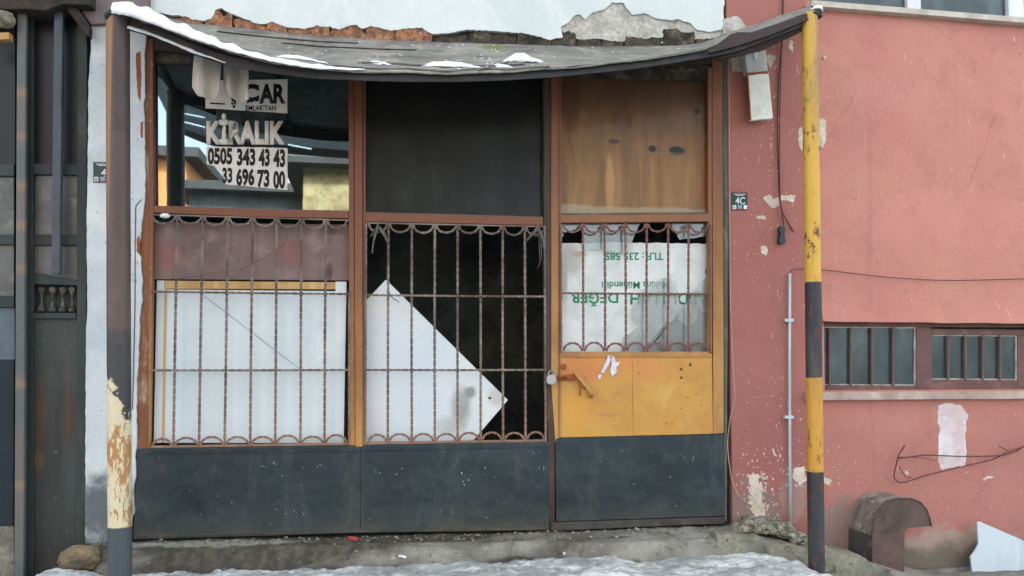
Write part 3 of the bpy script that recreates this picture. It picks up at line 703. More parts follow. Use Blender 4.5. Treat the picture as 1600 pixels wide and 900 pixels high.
# door: a part of the shopfront with its own pieces
bm = bmesh.new(); prism(bm, [(873.5, 552), (1112.5, 552), (1114.5, 678), (873.5, 684)], -0.028, 0.03)
door = link('door', bm, M_ochre, front, bev=0.003)
def dp(name, px, mat, Y, d, bev=.002): return piece(name, px, Y, d, mat, door, bev=bev)
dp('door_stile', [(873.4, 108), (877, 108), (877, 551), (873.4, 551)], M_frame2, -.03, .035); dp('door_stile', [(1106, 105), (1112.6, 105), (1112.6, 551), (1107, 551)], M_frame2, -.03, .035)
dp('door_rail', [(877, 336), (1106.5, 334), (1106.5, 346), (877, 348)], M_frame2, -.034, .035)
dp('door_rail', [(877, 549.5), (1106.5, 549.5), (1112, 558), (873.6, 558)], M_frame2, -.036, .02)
dp('door_strip', [(988, 559), (996, 559), (998, 680.5), (990, 681)], M_ochre, -.032, .008); dp('door_strip', [(873.8, 559), (877.5, 559), (877.5, 683), (873.8, 683)], M_frame2, -.033, .008)
dp('door_patch', [(877.6, 575), (910, 574.5), (912, 574.5), (988, 575.5), (988, 681), (877.6, 683)], M_ochre, -.0295, .004, .001)
dp('kick_panel', [(868, 684.5), (1131, 678.5), (1133, 806), (869, 815)], M_slate, -.034, .04)
dp('kick_strip', [(868, 684.8), (873, 684.8), (874, 814), (869, 814)], M_slate, -.04, .01)
fr('door_sill', [(862, 817), (1132, 808), (1132, 819), (1080, 820), (862, 830)], M_sillm, -0.052, 0.09)
dp('bead', [(877, 333), (1106, 331.5), (1106, 334), (877, 336)], M_green, -.02, .02)
dp('glazing', [(877, 105), (1107, 100), (1107, 333), (877, 335)], reflective_glass('clear_glass', 0.003, (0.9, 0.95, 1, 1), 0.1, 0.006, (120, 110, 90), (.97, .97, .96, 1)), 0.0, .004, 0)
dt = lambda x: 348; db = lambda x: 551
grille([911, 944.5, 977, 1010.5, 1044, 1076], [911.5, 945.5, 978, 1010.5, 1043, 1076], dt, db, [lambda x: interp([(876, 458), (1112, 459.5)], x)], (876, 1111), M_bardoor, door, -0.03)
for xx in (876.5, 1110):
    bm = bmesh.new(); twist(bm, [P(xx, 350, -.04), P(xx, 550, -.04)], 0.0064, 0.045); link('bar', bm, M_bardoor, door)
# broken panes left in the lower light
for px in ([(878, 349), (908, 349), (901, 358), (882, 364), (878, 372)], [(903, 349), (1000, 349), (993, 365), (986, 381), (983, 392), (975, 398), (950, 391), (925, 389), (912, 392), (911, 364)],
           [(1049, 349), (1107, 349), (1107, 368), (1085, 372), (1062, 374), (1052, 358)],
           [(987, 482), (1012, 446), (1052, 428), (1062, 470), (1060, 500), (1040, 512), (1016, 540), (1008, 550), (970, 550), (974, 528), (998, 510), (988, 500)],
           [(1052, 500), (1107, 428), (1107, 550), (1012, 550), (1035, 520)]):
    pts = [P(x, y, 0.012) for x, y in jag(px, 0.5, 9, len(px), True)]
    bm = bmesh.new(); prism_pts(bm, pts, 0.003); link('glass_shard', bm, M_shard, door)
# latch, bolt and keyhole
bm = bmesh.new()
tube(bm, [P(880, 573, -.03), P(880, 573, -.045)], 0.02, 14); link('keyhole_cover', bm, M_rust, door)
bm = bmesh.new()
prism(bm, [(870, 588), (900, 584), (903, 592), (872, 595)], -.05, .012)
tube(bm, smoothpath([P(872, 592, -.06), P(882, 587, -.065), P(893, 593, -.06), P(903, 590, -.055)], 4), 0.007, 6)
link('hasp', bm, M_rust, door)
bm = bmesh.new(); prism(bm, [(896, 583), (901, 581), (930, 614), (925, 618)], -.062, .012); link('door_handle', bm, M_frame2, door, bev=.002)
bm = bmesh.new(); tube(bm, smoothpath([P(905, 592, -.05), P(907, 606, -.055), P(906, 618, -.05)], 4), 0.006, 6); tube(bm, smoothpath([P(912, 605, -.05), P(922, 610, -.055), P(925, 621, -.055), P(919, 618, -.05)], 4), 0.006, 6)
link('bolt_hook', bm, M_rust, door)
# white paint daubed on the door
M_daub = wmat('white_daub', (205, 205, 222), (190, 180, 180), (222, 222, 232), s=20, rough=0.7)
for px in ([(951, 555), (957, 555), (951, 570), (943, 583), (939, 582), (945, 568)], [(953, 555), (960, 558), (962, 566), (968, 566), (966, 572), (963, 573), (964, 582), (957, 588), (953, 580), (956, 568)], [(935, 585), (940, 586), (938, 592), (935, 592)]):
    bm = bmesh.new(); prism(bm, jag(px, .6, 3, 1, True), -.038 if px[0][1] < 560 else -.034, 0.003); link('paint_mark', bm, M_daub, door)
# ghost of scraped lettering: nothing legible, left to the paint

# padlock
pk = thing('padlock', 'small steel padlock hanging from the rusty hasp at the door edge', 'padlock', P(861, 600, -.075))
bm = bmesh.new(); prism(bm, [(854, 588), (858, 585.5), (866, 585.5), (869.5, 589), (869.5, 597), (866, 601), (858, 601), (854, 598)], -.085, .02); link('lock_body', bm, M_steel, pk, bev=.003)
bm = bmesh.new(); tube(bm, smoothpath([P(857, 588, -.075), P(858, 581, -.075), P(863, 578, -.075), P(868, 581, -.075), P(868, 588, -.075)], 5), .004, 8); link('shackle', bm, M_steel, pk, smooth=True)

# ------------------------------------------------------------------ boards behind the bars
tag(piece('hardboard_sheet', [(241, 347), (545, 351), (546, 438), (240, 436)], 0.022, 0.008, M_pinkboard), 'stained mauve brown board behind the top of the left window bars', 'board')
bd = thing('framed_board', 'large white board with tan wooden edging propped behind the left window bars', 'board', P(390, 692, .09))
piece('panel', [(254, 452), (526, 455), (534, 455), (530, 692), (250, 692)], 0.037, 0.008, M_whitepanel, bd)
piece('batten', [(245, 438), (257, 438), (253, 692), (240, 692)], 0.034, 0.012, M_whitepanel, bd, bev=.001)
piece('batten', [(257.5, 438), (260.5, 452), (256, 692), (252.6, 692)], 0.030, 0.014, M_tan, bd, bev=.001)
piece('batten', [(257, 438.5), (524, 441), (524, 452), (259, 451)], 0.028, 0.014, M_tan, bd, bev=.001)
piece('batten', [(524, 440), (541.5, 440), (537, 692), (523, 692)], 0.032, 0.014, M_whiteb2, bd, bev=.001)
bm = bmesh.new(); tube(bm, smoothpath([P(316, 460, .025), P(350, 486, .034), P(400, 524, .034), P(468, 576, .02)], 4), .0012, 4)
tag(link('loose_wire', bm, M_cable), 'thin dark wire slanting across the framed white board', 'wire')
bm = bmesh.new(); tube(bm, smoothpath([P(245, 438, -.04), P(300, 433, -.042), P(335, 426, -.044), P(370, 422, -.044), P(395, 412, -.042), P(440, 385, -.04), P(450, 366, -.04)], 4), .0016, 4)
tag(link('loose_wire', bm, M_rustwire), 'rusty wire sagging across the mauve board behind the left bars', 'wire')
tag(piece('tilted_board', [(560, 482), (603, 437), (793.5, 625), (738, 690), (731, 700), (560, 700)], 0.055, 0.012, M_whiteb2), 'white board tipped onto its corner behind the middle window bars', 'board')
tag(piece('plywood_sheet', [(874, 98), (1108, 98), (1108, 338), (874, 338)], 0.03, 0.010, M_ply), 'water stained brown plywood behind the pane above the door', 'plywood')
sp = thing('sign_sheet', 'torn white sign with green lettering standing upside down behind the door bars', 'sign', P(990, 548, .05))
bm = bmesh.new(); prism(bm, jag([(878, 380), (980, 379), (1106, 381), (1107, 410), (1102, 425), (1107, 440), (1106, 490), (1096, 486), (1092, 478), (1085, 505), (1074, 510), (1060, 500), (1040, 505), (1010, 540), (1003, 552), (878, 552)], .9, 7, 11, True), 0.045, 0.004)
link('sheet', bm, M_paper, sp)
lettering('lettering', 'TLF : 235 585', (946, 394.5, 1036, 406.5), 0.0445, M_greenink, sp, bold=.02, rot=True)
lettering('lettering', 'Makina Mühendisi', (940, 440, 1045, 451), 0.0445, M_greenink, sp, bold=.015, rot=True)
lettering('lettering', 'ABDULLAH', (985, 457.5, 1106, 476), 0.0445, M_greenink, sp, bold=.02, rot=True)
lettering('lettering', 'DEĞER', (891, 457.5, 966, 479), 0.0445, M_greenink, sp, bold=.02, rot=True)
# grey cardboard in the lower right of that light
tag(piece('grey_board', [(960, 470), (1107, 460), (1107, 552), (960, 552)], 0.07, 0.006, wmat('grey_card', (98, 104, 102), (84, 90, 88), (120, 124, 120), s=5)), 'grey green board behind the torn corner of the upside down sign', 'board')

# rags on the bars
def rag(spec, label):
    bm = bmesh.new()
    for pts, rs in spec: tube(bm, smoothpath([P(x, y, Y) for x, y, Y in pts], 4), [rs[0] + (rs[1] - rs[0]) * min(1, i / (len(pts) * 4 - 4)) for i in range((len(pts) - 1) * 4 + 1)], 7, flat=.45)
    for v in bm.verts: v.co += Vector(noise.noise_vector(v.co * 40)) * .004
    tag(link('rag', bm, M_rag, smooth=True), label, 'rag')
rag([([(591, 352, -.03), (590, 358, -.045), (586, 368, -.04), (583, 382, -.035), (582, 396, -.03)], (.016, .003)), ([(592, 355, -.03), (598, 362, -.045), (603, 372, -.04), (607, 379, -.035)], (.018, .010)), ([(588, 356, -.04), (582, 366, -.035), (578, 370, -.03)], (.008, .004))], 'grey rag knotted at the top left of the middle window bars')
rag([([(841, 352, -.03), (838, 360, -.045), (830, 368, -.04), (823, 376, -.035)], (.018, .010)), ([(841, 356, -.04), (846, 368, -.045), (850, 380, -.04), (848, 388, -.035)], (.016, .008)), ([(841, 360, -.045), (843, 390, -.04), (843, 410, -.035), (839, 420, -.03)], (.005, .0015)), ([(844, 365, -.045), (846, 395, -.04), (843, 412, -.036), (839, 420, -.03)], (.005, .0015))], 'grey rag with trailing threads at the top right of the middle window bars')
rag([([(606, 455, -.03), (606, 462, -.045), (604, 470, -.04)], (.008, .003)), ([(607, 457, -.035), (612, 464, -.045), (620, 470, -.04), (623, 473, -.035)], (.006, .003))], 'dark scrap of rag twisted round the cross bar over the tilted board')
bm = bmesh.new(); rock(bm, P(258, 337, -.035), (.028, .012, .016), 3, 2, .4); tag(link('plaster_lump', bm, M_box, smooth=True), 'pale lump of rag stuck on the upper left corner of the left bars', 'lump')

# ------------------------------------------------------------------ rental notice on the left pane
rs_ = thing('rental_notice', 'faded white rental notice with black phone numbers on the left upper pane', 'sign', P(386, 297, .015))
piece('sheet', jag([(321, 126), (449, 124), (449, 177), (321, 169)], .3, 20, 1, True), 0.017, 0.002, M_sticker, rs_)
lettering('lettering', 'AR', (405, 131, 446, 162), 0.0165, M_ink, rs_, bold=.045)
lettering('lettering', 'Ç', (376, 131, 405, 166), 0.0165, M_ink, rs_, bold=.06)
lettering('lettering', 'ş', (361, 150, 369, 169), 0.0165, M_ink, rs_, bold=.04)
lettering('lettering', "EMLAK'TAN", (384, 164.5, 431, 173), 0.0165, M_ink, rs_, bold=.012)
piece('underline', [(328, 160), (352, 161.5), (352, 163.5), (328, 162.5)], 0.0155, 0.001, M_ink, rs_)
lettering('lettering', 'KİRALIK', (322.5, 177, 445.5, 226), 0.018, M_sticker, rs_, bold=.05)
piece('sheet', jag([(322.5, 229), (449, 231), (449, 297), (420, 294), (352, 288), (351, 280), (344, 267), (335, 259), (323, 256)], .5, 6, 2, True), 0.017, 0.002, M_sticker, rs_)
lettering('lettering', '0505', (324.5, 231, 363, 257), 0.0165, M_ink, rs_, bold=.042); lettering('lettering', '343', (370, 232, 399, 259), 0.0165, M_ink, rs_, bold=.042)
lettering('lettering', '43', (404, 232.5, 421.5, 260), 0.0165, M_ink, rs_, bold=.042); lettering('lettering', '43', (427, 233, 445.5, 261.5), 0.0165, M_ink, rs_, bold=.042)
lettering('lettering', '33', (347.5, 262, 363, 286), 0.0165, M_ink, rs_, bold=.042); lettering('lettering', '696', (369, 263, 397.5, 290.5), 0.0165, M_ink, rs_, bold=.042)
lettering('lettering', '73', (402, 265, 421, 293), 0.0165, M_ink, rs_, bold=.042); lettering('lettering', '00', (427, 267, 445.5, 295), 0.0165, M_ink, rs_, bold=.042)

# cloths hanging under the canopy
def hang(outline_l, outline_r, Y, label, seed):
    bm = bmesh.new(); n, m = 28, 18; V = []
    for j in range(n + 1):
        t = j / n; row = []
        y0 = outline_l[0][1]; y1 = outline_l[-1][1]
        for i in range(m + 1):
            s = i / m
            yl = outline_l[0][1] + (outline_l[-1][1] - outline_l[0][1]) * t; yr = outline_r[0][1] + (outline_r[-1][1] - outline_r[0][1]) * t
            xl_ = interp([(b, a) for a, b in outline_l], yl); xr_ = interp([(b, a) for a, b in outline_r], yr)
            x = xl_ + (xr_ - xl_) * s; y = yl + (yr - yl) * s
            round_ = (abs(2 * s - 1) ** 3) * 6 * t ** 4
            p = P(x, y - round_, Y)
            p.y += 0.022 * math.sin(s * 9 + seed) * (0.4 + .6 * t) + 0.012 * noise.noise(Vector((s * 3, t * 2, seed))) - 0.03 * math.sin(t * 2.4)
            row.append(bm.verts.new(p))
        V.append(row)
    for j in range(n):
        for i in range(m): bm.faces.new((V[j][i], V[j][i + 1], V[j + 1][i + 1], V[j + 1][i]))
    o = link('hanging_cloth', bm, M_cloth, smooth=True)
    md = o.modifiers.new('thick', 'SOLIDIFY'); md.thickness = 0.003
    tag(o, label, 'cloth')
hang([(304, 78), (302, 110), (301, 140), (306, 152)], [(347, 90), (346, 120), (345, 140), (340, 160)], -.30, 'left of two grey canvas flaps hanging below the canopy edge', 1)
hang([(349, 92), (350, 120), (350, 140), (354, 154)], [(389, 98), (390, 120), (390, 145), (391, 164)], -.28, 'right of two grey canvas flaps, overlapping the top of the rental notice', 2.6)

# ------------------------------------------------------------------ canopy
CY_ = -0.58
can = thing('canopy', 'sagging grey sheet canopy with bent iron beam on two striped posts', 'canopy', (P(700, 900, CY_).x, CY_, -0.2))
fe = [(176, 18), (215, 28), (250, 40), (300, 60), (360, 81), (430, 98), (500, 108), (600, 112.5), (700, 114), (800, 111.5), (900, 104), (1000, 93), (1060, 84), (1100, 77), (1135, 62), (1165, 52), (1210, 38), (1268, 15)]
be = [(176, 2), (215, 8), (250, 24), (300, 36), (360, 42), (430, 49), (500, 56), (600, 62), (700, 66), (800, 69), (900, 72), (1000, 72), (1060, 71), (1100, 66), (1135, 52), (1165, 42), (1210, 26), (1268, 8)]
bm = bmesh.new(); nx, ny = 150, 24; V = []
for i in range(nx + 1):
    px = 176 + (1268 - 176) * i / nx
    a = P(px, interp(fe, px), CY_ - .03); pb = P(px, interp(be, px), -.032)
    # the back edge stands behind the same stretch of the front edge
    row = []
    for j in range(ny + 1):
        t = j / ny
        p = a.lerp(pb, t)
        p.z += -0.03 * math.sin(math.pi * t) + 0.012 * noise.noise(Vector((p.x * 4, t * 5, 0))) * math.sin(math.pi * min(1, t + .2)) + 0.004 * noise.noise(Vector((p.x * 18, t * 12, 3)))
        row.append(bm.verts.new(p))
    V.append(row)
for i in range(nx):
    for j in range(ny): bm.faces.new((V[i][j], V[i + 1][j], V[i + 1][j + 1], V[i][j + 1]))
sh = link('canopy_sheet', bm, M_sheet, can, smooth=True)
md = sh.modifiers.new('thick', 'SOLIDIFY'); md.thickness = 0.008; md.offset = -1
# seams / folded laps lying on the sheet
def onsheet(px, t, dz=0.004):
    a = P(px, interp(fe, px), CY_ - .03); pb = P(px, interp(be, px), -.032); p = a.lerp(pb, t)
    p.z += -0.03 * math.sin(math.pi * t) + 0.012 * noise.noise(Vector((p.x * 4, t * 5, 0))) * math.sin(math.pi * min(1, t + .2)) + dz
    return p
for sx, ex, t0, t1 in ((340, 560, .80, .86), (440, 650, .72, .76), (520, 860, .12, .08), (560, 820, .30, .34), (745, 800, .0, .5)):
    bm = bmesh.new(); n = 14
    V = [[bm.verts.new(onsheet(sx + (ex - sx) * i / n, t0 + (t1 - t0) * i / n + d, .006 + (.006 if d == 0 else 0))) for i in range(n + 1)] for d in (0, .05)]
    for i in range(n): bm.faces.new((V[0][i], V[0][i + 1], V[1][i + 1], V[1][i]))
    o = link('sheet_lap', bm, M_sheet, can); md = o.modifiers.new('thick', 'SOLIDIFY'); md.thickness = .003
# iron beam: bent flat bar with a lip
bc = [(184, 31), (230, 47), (300, 76), (360, 96), (430, 108), (500, 115.5), (600, 120), (700, 121), (800, 118), (900, 110.5), (1000, 99.5), (1080, 87), (1140, 76), (1200, 55), (1250, 35), (1276, 24)]
pth = smoothpath([P(x, y, CY_) for x, y in bc], 5)
bm = bmesh.new(); rings = []
for i, p in enumerate(pth):
    t = (pth[min(i + 1, len(pth) - 1)] - pth[max(i - 1, 0)]).normalized(); u = Vector((0, -1, 0)).cross(t); u = u if u.z > 0 else -u; u.normalize()
    w = 0.0275
    prof = [(-w, -.006), (w, -.006), (w, .042), (w - .006, .042), (w - .006, 0), (-w, 0)]
    rings.append([bm.verts.new(p + u * a + Vector((0, b, 0)) + Vector((0, .003, .003)) * noise.noise(p * 9)) for a, b in prof])
for a, b in zip(rings, rings[1:]):
    for j in range(6): bm.faces.new((a[j], a[(j + 1) % 6], b[(j + 1) % 6], b[j]))
bm.faces.new(rings[0]); bm.faces.new(rings[-1][::-1])
link('front_beam', bm, M_beam, can, bev=.002)
# lower flange seen at the left and under the right end
bm = bmesh.new(); tube(bm, smoothpath([P(190, 42, CY_ + .03), P(250, 60, CY_ + .03), P(300, 82, CY_ + .03), P(352, 100, CY_ + .03)], 5), .008, 6)
link('brace_rod', bm, M_beam, can); bm = bmesh.new(); tube(bm, smoothpath([P(1110, 92, CY_ + .05), P(1160, 84, CY_ + .05), P(1190, 72, CY_ + .05), P(1250, 44, CY_ + .03)], 5), .012, 6); link('brace_rod', bm, M_beam, can)
# side rafters to the wall
for (x0, y0, x1, y1) in ((186, 34, 215, 18), (1262, 28, 1240, 30)):
    bm = bmesh.new(); tube(bm, [P(x0, y0, CY_), P(x1, y1, -.02)], .02, 8); link('rafter', bm, M_beam, can)
for px in (420, 640, 860, 1060):
    a = onsheet(px, .10, -.05); b = onsheet(px, .97, -.05); bm = bmesh.new(); tube(bm, [a, onsheet(px, .5, -.045), b], .014, 6); link('rafter', bm, M_beam, can)

def stripes(name, segs, noise_amp, chips, overlay=None):
    """segs: (z below which this coat shows, colour) from the top down"""
    g = G(name, 0.5, 0, 0.4)
    zz = g.math('ADD', g.xyz.outputs[2], g.math('MULTIPLY', g.math('SUBTRACT', g.noise(30, 5, .7), .5), noise_amp))
    c = segs[0][1]
    for z, col in segs[1:]:
        c = g.mix(g.thr(zz, z - .002, z + .002, 1, 0), c, col)
    if overlay: c = overlay(g, c)
    m = g.math('MULTIPLY', g.thr(g.noise(26, 8, .75, .3, g.vec(1, 1, .5)), chips, chips + .02), g.thr(g.noise(2.3, 3), .42, .58))
    c = g.mix(m, c, (92, 52, 40))
    c = g.mix(g.thr(g.noise(5, 6, .6, .4, g.vec(1, 1, .25)), .45, .8, 0, .55), c, (116, 98, 80))
    c = g.mix(g.thr(g.noise(90, 3), .3, .7, 0, .12), c, (0, 0, 0))
    g.color(c); g.bump(g.math('SUBTRACT', g.noise(40, 4), m), .4, .004); return g
zr_ = lambda y: P(1270, y, CY_ - .04).z
YEL = (200, 158, 58); SL = (38, 42, 48)
M_postR = stripes('striped_post', [(9, YEL), (zr_(440), SL), (zr_(590), (190, 140, 52)), (zr_(738), (42, 46, 50))], .012, .55, lambda g, c: g.mix(g.math('MULTIPLY', g.thr(g.math('ADD', g.math('SUBTRACT', g.xyz.outputs[0], P(1266, 300, CY_).x), g.math('MULTIPLY', g.math('SUBTRACT', g.noise(9, 5, .6, 0, g.vec(1, 1, .15)), .5), .06)), .008, .03), g.thr(g.xyz.outputs[2], zr_(300), zr_(60), 0, .7)), c, (128, 92, 58)))  # browner on the right side, stronger towards the top
zp = lambda y: P(186, y, CY_ - .05).z
def dl(g, c):
    xw = P(186, 600, CY_).x
    # brown coat above, cream flaking over ochre further down
    dx = g.math('SUBTRACT', g.xyz.outputs[0], xw)
    mm = g.math('ADD', g.math('MULTIPLY', dx, -4.5), g.math('MULTIPLY', g.math('SUBTRACT', g.noise(16, 6, .7), .5), 1.2))
    mm = g.math('SUBTRACT', mm, g.math('MULTIPLY', g.math('SUBTRACT', g.xyz.outputs[2], zp(610)), 2.4))
    cream = g.mix(g.thr(g.math('ADD', g.math('MULTIPLY', g.noise(46, 7, .75, .5, g.vec(1, 1, .35)), .5), g.math('MULTIPLY', g.noise(9, 4, .6, .3, g.vec(1.6, 1, .5)), .5)), .515, .54), (204, 194, 162), (164, 122, 74))
    zin = g.math('MULTIPLY', g.thr(g.xyz.outputs[2], zp(825) - .003, zp(825) + .003), g.thr(g.xyz.outputs[2], zp(585) - .01, zp(585) + .01, 1, 0))
    c = g.mix(g.math('MULTIPLY', zin, g.thr(mm, .0, .08)), c, cream)
    e = g.math('MULTIPLY', g.thr(dx, -.058, -.046, 1, 0), g.thr(g.xyz.outputs[2], zp(420), zp(250)))
    return g.mix(g.math('MULTIPLY', e, .6), c, (160, 116, 62))
M_postL = stripes('brown_and_cream_post', [(9, (66, 56, 53)), (zp(205), (78, 64, 60)), (zp(515), (52, 54, 56)), (zp(825), (66, 75, 80))], .06, .66, dl)
def post(x0, y0, x1, y1, r, m, sg):
    a = P(x0, y0, CY_); b = P(x1, y1, CY_)
    d = (b - a); b = a + d * ((a.z + 0.44) / (a.z - b.z))
    bm = bmesh.new(); n = 40
    tube(bm, [a.lerp(b, i / n) + Vector((.0015 * noise.noise(Vector((i * .3, r * 90, 0))), 0, 0)) for i in range(n + 1)], r, 28)
    return link('support_post', bm, m, can, smooth=True)
p1 = post(184, 22, 187.5, 905, .0575, M_postL, -1)
p2 = post(1265, 22, 1276, 905, .0475, M_postR, 1)
for o in (p1, p2):
    md = o.modifiers.new('e', 'EDGE_SPLIT'); md.split_angle = math.radians(50)
bm = bmesh.new(); rock(bm, P(1273, 22, CY_ - .01), (.045, .04, .03), 5, 3, .35); link('post_cap', bm, M_beam, can, smooth=True)
bm = bmesh.new(); rock(bm, P(177, 28, CY_ - .01), (.045, .05, .035), 8, 3, .35); link('post_cap', bm, M_beam, can, smooth=True)
# curled flap at the right end
bm = bmesh.new()
prism(bm, [(1096, 86), (1118, 76), (1138, 57), (1152, 50), (1172, 51), (1262, 21), (1266, 26), (1180, 58), (1140, 72)], CY_ - .034, .006); link('bent_flap', bm, M_beam, can)
bm = bmesh.new(); prism(bm, [(1104, 80), (1122, 68), (1142, 53), (1160, 50), (1186, 51), (1258, 23), (1264, 30), (1200, 56), (1150, 72), (1110, 82)], CY_ - .04, .004); link('flap_lining', bm, M_cable, can)
bm = bmesh.new(); prism(bm, [(1140, 82), (1200, 62), (1262, 36), (1256, 48), (1215, 68), (1188, 80), (1160, 86), (1120, 92)], CY_ + .01, .006); link('underside_board', bm, flatm('brown_black_felt', (52, 42, 38), .9), can)
# dark strip standing in for the shaded gap under the left end
bm = bmesh.new(); prism(bm, [(205, 36), (250, 47), (300, 66), (400, 98), (500, 109), (420, 106), (330, 84), (260, 57)], CY_ + .02, .01); link('underside_board', bm, M_gapshade, can)

# snow lying on the canopy
def ridge(path, ws, hs2, seed, label):
    """lumpy snow bank along a path of world points"""
    pts = smoothpath(path, 8); n = len(pts); bm = bmesh.new(); rows = []
    for i, p in enumerate(pts):
        t = i / (n - 1); w = interp([(k / (len(ws) - 1), v) for k, v in enumerate(ws)], t); h = interp([(k / (len(hs2) - 1), v) for k, v in enumerate(hs2)], t)
        w *= 1 + .35 * noise.noise(Vector((p.x * 12, seed, 0))); h *= 1 + .5 * noise.noise(Vector((p.x * 16, seed, 5)))
        row = []
        for k in range(13):
            a = math.pi * k / 12
            q = p + Vector((0, -math.cos(a) * w, math.sin(a) ** .8 * h - .004 + (w * -math.cos(a)) * -.0))
            q.z += (0.45 * (-math.cos(a) * w)) * 1.0           # lies on the slope
            q += Vector(noise.noise_vector(q * 30)) * .0045
            row.append(bm.verts.new(q))
        rows.append(row)
    for a, b in zip(rows, rows[1:]):
        for k in range(12): bm.faces.new((a[k], a[k + 1], b[k + 1], b[k]))
        bm.faces.new((a[12], a[0], b[0], b[12]))
    bm.faces.new(rows[0][::-1]); bm.faces.new(rows[-1])
    o = link('snow_patch', bm, M_snow, smooth=True, kind=None)
    tag(o, label, 'snow')
ridge([P(177, 19, CY_ - .02), P(205, 23, CY_ - .02), P(240, 34, CY_ - .02), P(280, 49, CY_ - .02), P(330, 67, CY_ - .02), P(380, 83, CY_ - .02), P(430, 95, CY_ - .02), P(500, 106, CY_ - .02), P(570, 108, CY_ - .01)], [.05, .09, .08, .08, .07, .05, .05, .04, .01], [.05, .075, .055, .045, .04, .025, .022, .02, .004], 1, 'long bank of snow along the left front edge of the canopy')
ridge([P(196, 42, CY_ - .012), P(240, 55, CY_ - .012), P(300, 80, CY_ - .012), P(352, 97, CY_ - .012)], [.012, .014, .014, .006], [.014, .012, .014, .004], 2, 'thin line of snow caught under the left end of the beam')
for (xa, xb, t, w, h, sd, lab) in ((425, 512, .34, .03, .018, 3, 'thin snow streak on the left part of the canopy sheet'), (572, 612, .34, .03, .018, 4, 'smallest snow patch, left of the middle of the canopy'), (655, 752, .34, .04, .032, 5, 'long snow patch at the middle of the canopy'),
                                  (768, 802, .30, .03, .02, 6, 'low snow patch touching the peaked one on the canopy'), (785, 850, .50, .05, .05, 7, 'peaked snow lump right of the middle of the canopy')):
    ridge([onsheet(xa, t, 0), onsheet((xa * 2 + xb) / 3, t + .02, 0), onsheet((xa + 2 * xb) / 3, t, 0), onsheet(xb, t - .02, 0)], [.008, w, w * .9, .006], [.003, h, h * .8, .003], sd, lab)
bm = bmesh.new(); rr = random.Random(4)
for k in range(46):
    px = rr.choice([rr.uniform(700, 780), rr.uniform(440, 1060)]); rock(bm, onsheet(px, rr.uniform(.2, .95), .002), (rr.uniform(.004, .012), rr.uniform(.004, .01), .004), k, 1)
o = link('snow_crumbs', bm, M_snow, smooth=True, kind='stuff')
bm = bmesh.new(); rock(bm, P(1277, 15, CY_ - .02), (.035, .03, .018), 9, 3, .4); tag(link('snow_patch', bm, M_snow, smooth=True), 'small cap of ice on top of the right canopy post', 'snow')

# ------------------------------------------------------------------ red building
RX1 = 2600
red = thing('red_building', 'salmon red plastered building with barred basement windows on the right', 'building', (P(1400, 850).x, .1, -.25))
bm = bmesh.new()
def cells(xs, ys, hole, Y, d):
    pts = {}
    for x in xs:
        for y in ys: pts[x, y] = P(x, y, Y)
    for i in range(len(xs) - 1):
        for j in range(len(ys) - 1):
            if hole(i, j): continue
            a, b, c_, e = (pts[xs[i], ys[j]], pts[xs[i + 1], ys[j]], pts[xs[i + 1], ys[j + 1]], pts[xs[i], ys[j + 1]])
            f = [bm.verts.new(v) for v in (a, b, c_, e)]; bm.faces.new(f)
            f = [bm.verts.new(v + Vector((0, d, 0))) for v in (a, b, c_, e)]; bm.faces.new(f)
# straight horizontals of the building, as pixel rows that slope with the perspective
def row(y, x): 
    z = P(1440, y, 0).z
    lo, hi = -600.0, 1400.0
    for _ in range(40):
        m_ = (lo + hi) / 2
        if P(x, m_, 0).z > z: lo = m_
        else: hi = m_
    return (lo + hi) / 2
XR0 = P(1138, 500, 0).x; XR1 = P(1283, 500, 0).x; XR2 = 8.5
ztop = 4.6; zlo = -.5
zw0, zw1 = P(1440, 609, 0).z, P(1440, 504, 0).z        # basement window opening
zu0 = P(1440, 20, 0).z                                  # sill of the upper window
XU = P(1262, 10, 0).x; XB2 = P(1640, 550, 0).x
def wallblock(x0, x1, z0, z1, Y, d): box(bm, (x0, Y, z0), (x1, Y + d, z1))
wb = -.03
for blk in ((XR0, XR1, zlo, zu0), (XR0, XU, zu0, ztop), (XR1, XB2, zw1, zu0), (XR1, XR2, zlo, zw0), (XB2, XR2, zw0, zu0)): wallblock(blk[0], blk[1], blk[2], blk[3], wb, .33)
bmesh.ops.remove_doubles(bm, verts=bm.verts, dist=1e-5)
link('wall', bm, M_red, red)
# the upper coat hangs a little proud over the basement windows
bm = bmesh.new()
nX, nZ = 110, 60; xs0, xs1 = P(1283, 300, 0).x - .045, 6.4; V = []
za, zb = zw1 - .004, zu0 - .01
for j in range(nZ + 1):
    rw = []
    for i in range(nX + 1):
        x = xs0 + (xs1 - xs0) * i / nX; z = za + (zb - za) * j / nZ; t = j / nZ
        y = -.045 - .03 * max(0, 1 - t * 9) ** 2 - .006 * noise.noise(Vector((x * 1.3, 0, z * 1.3))) - .002 * noise.noise(Vector((x * 6, 0, z * 6)))
        if i == 0 or j == 0 or j == nZ or i == nX: pass
        rw.append(bm.verts.new((x, y, z + (.006 * noise.noise(Vector((x * 4, 0, 0))) if j == 0 else 0))))
    V.append(rw)
for j in range(nZ):
    for i in range(nX): bm.faces.new((V[j][i], V[j][i + 1], V[j + 1][i + 1], V[j + 1][i]))
bd_ = V[0] + [r_[-1] for r_ in V[1:]] + V[-1][-2::-1] + [r_[0] for r_ in V[-2:0:-1]]
bk = [bm.verts.new((v.co.x, -.028, v.co.z)) for v in bd_]
for i in range(len(bd_)): bm.faces.new((bd_[i], bk[i], bk[(i + 1) % len(bd_)], bd_[(i + 1) % len(bd_)]))
link('render_coat', bm, M_red, red, smooth=False)
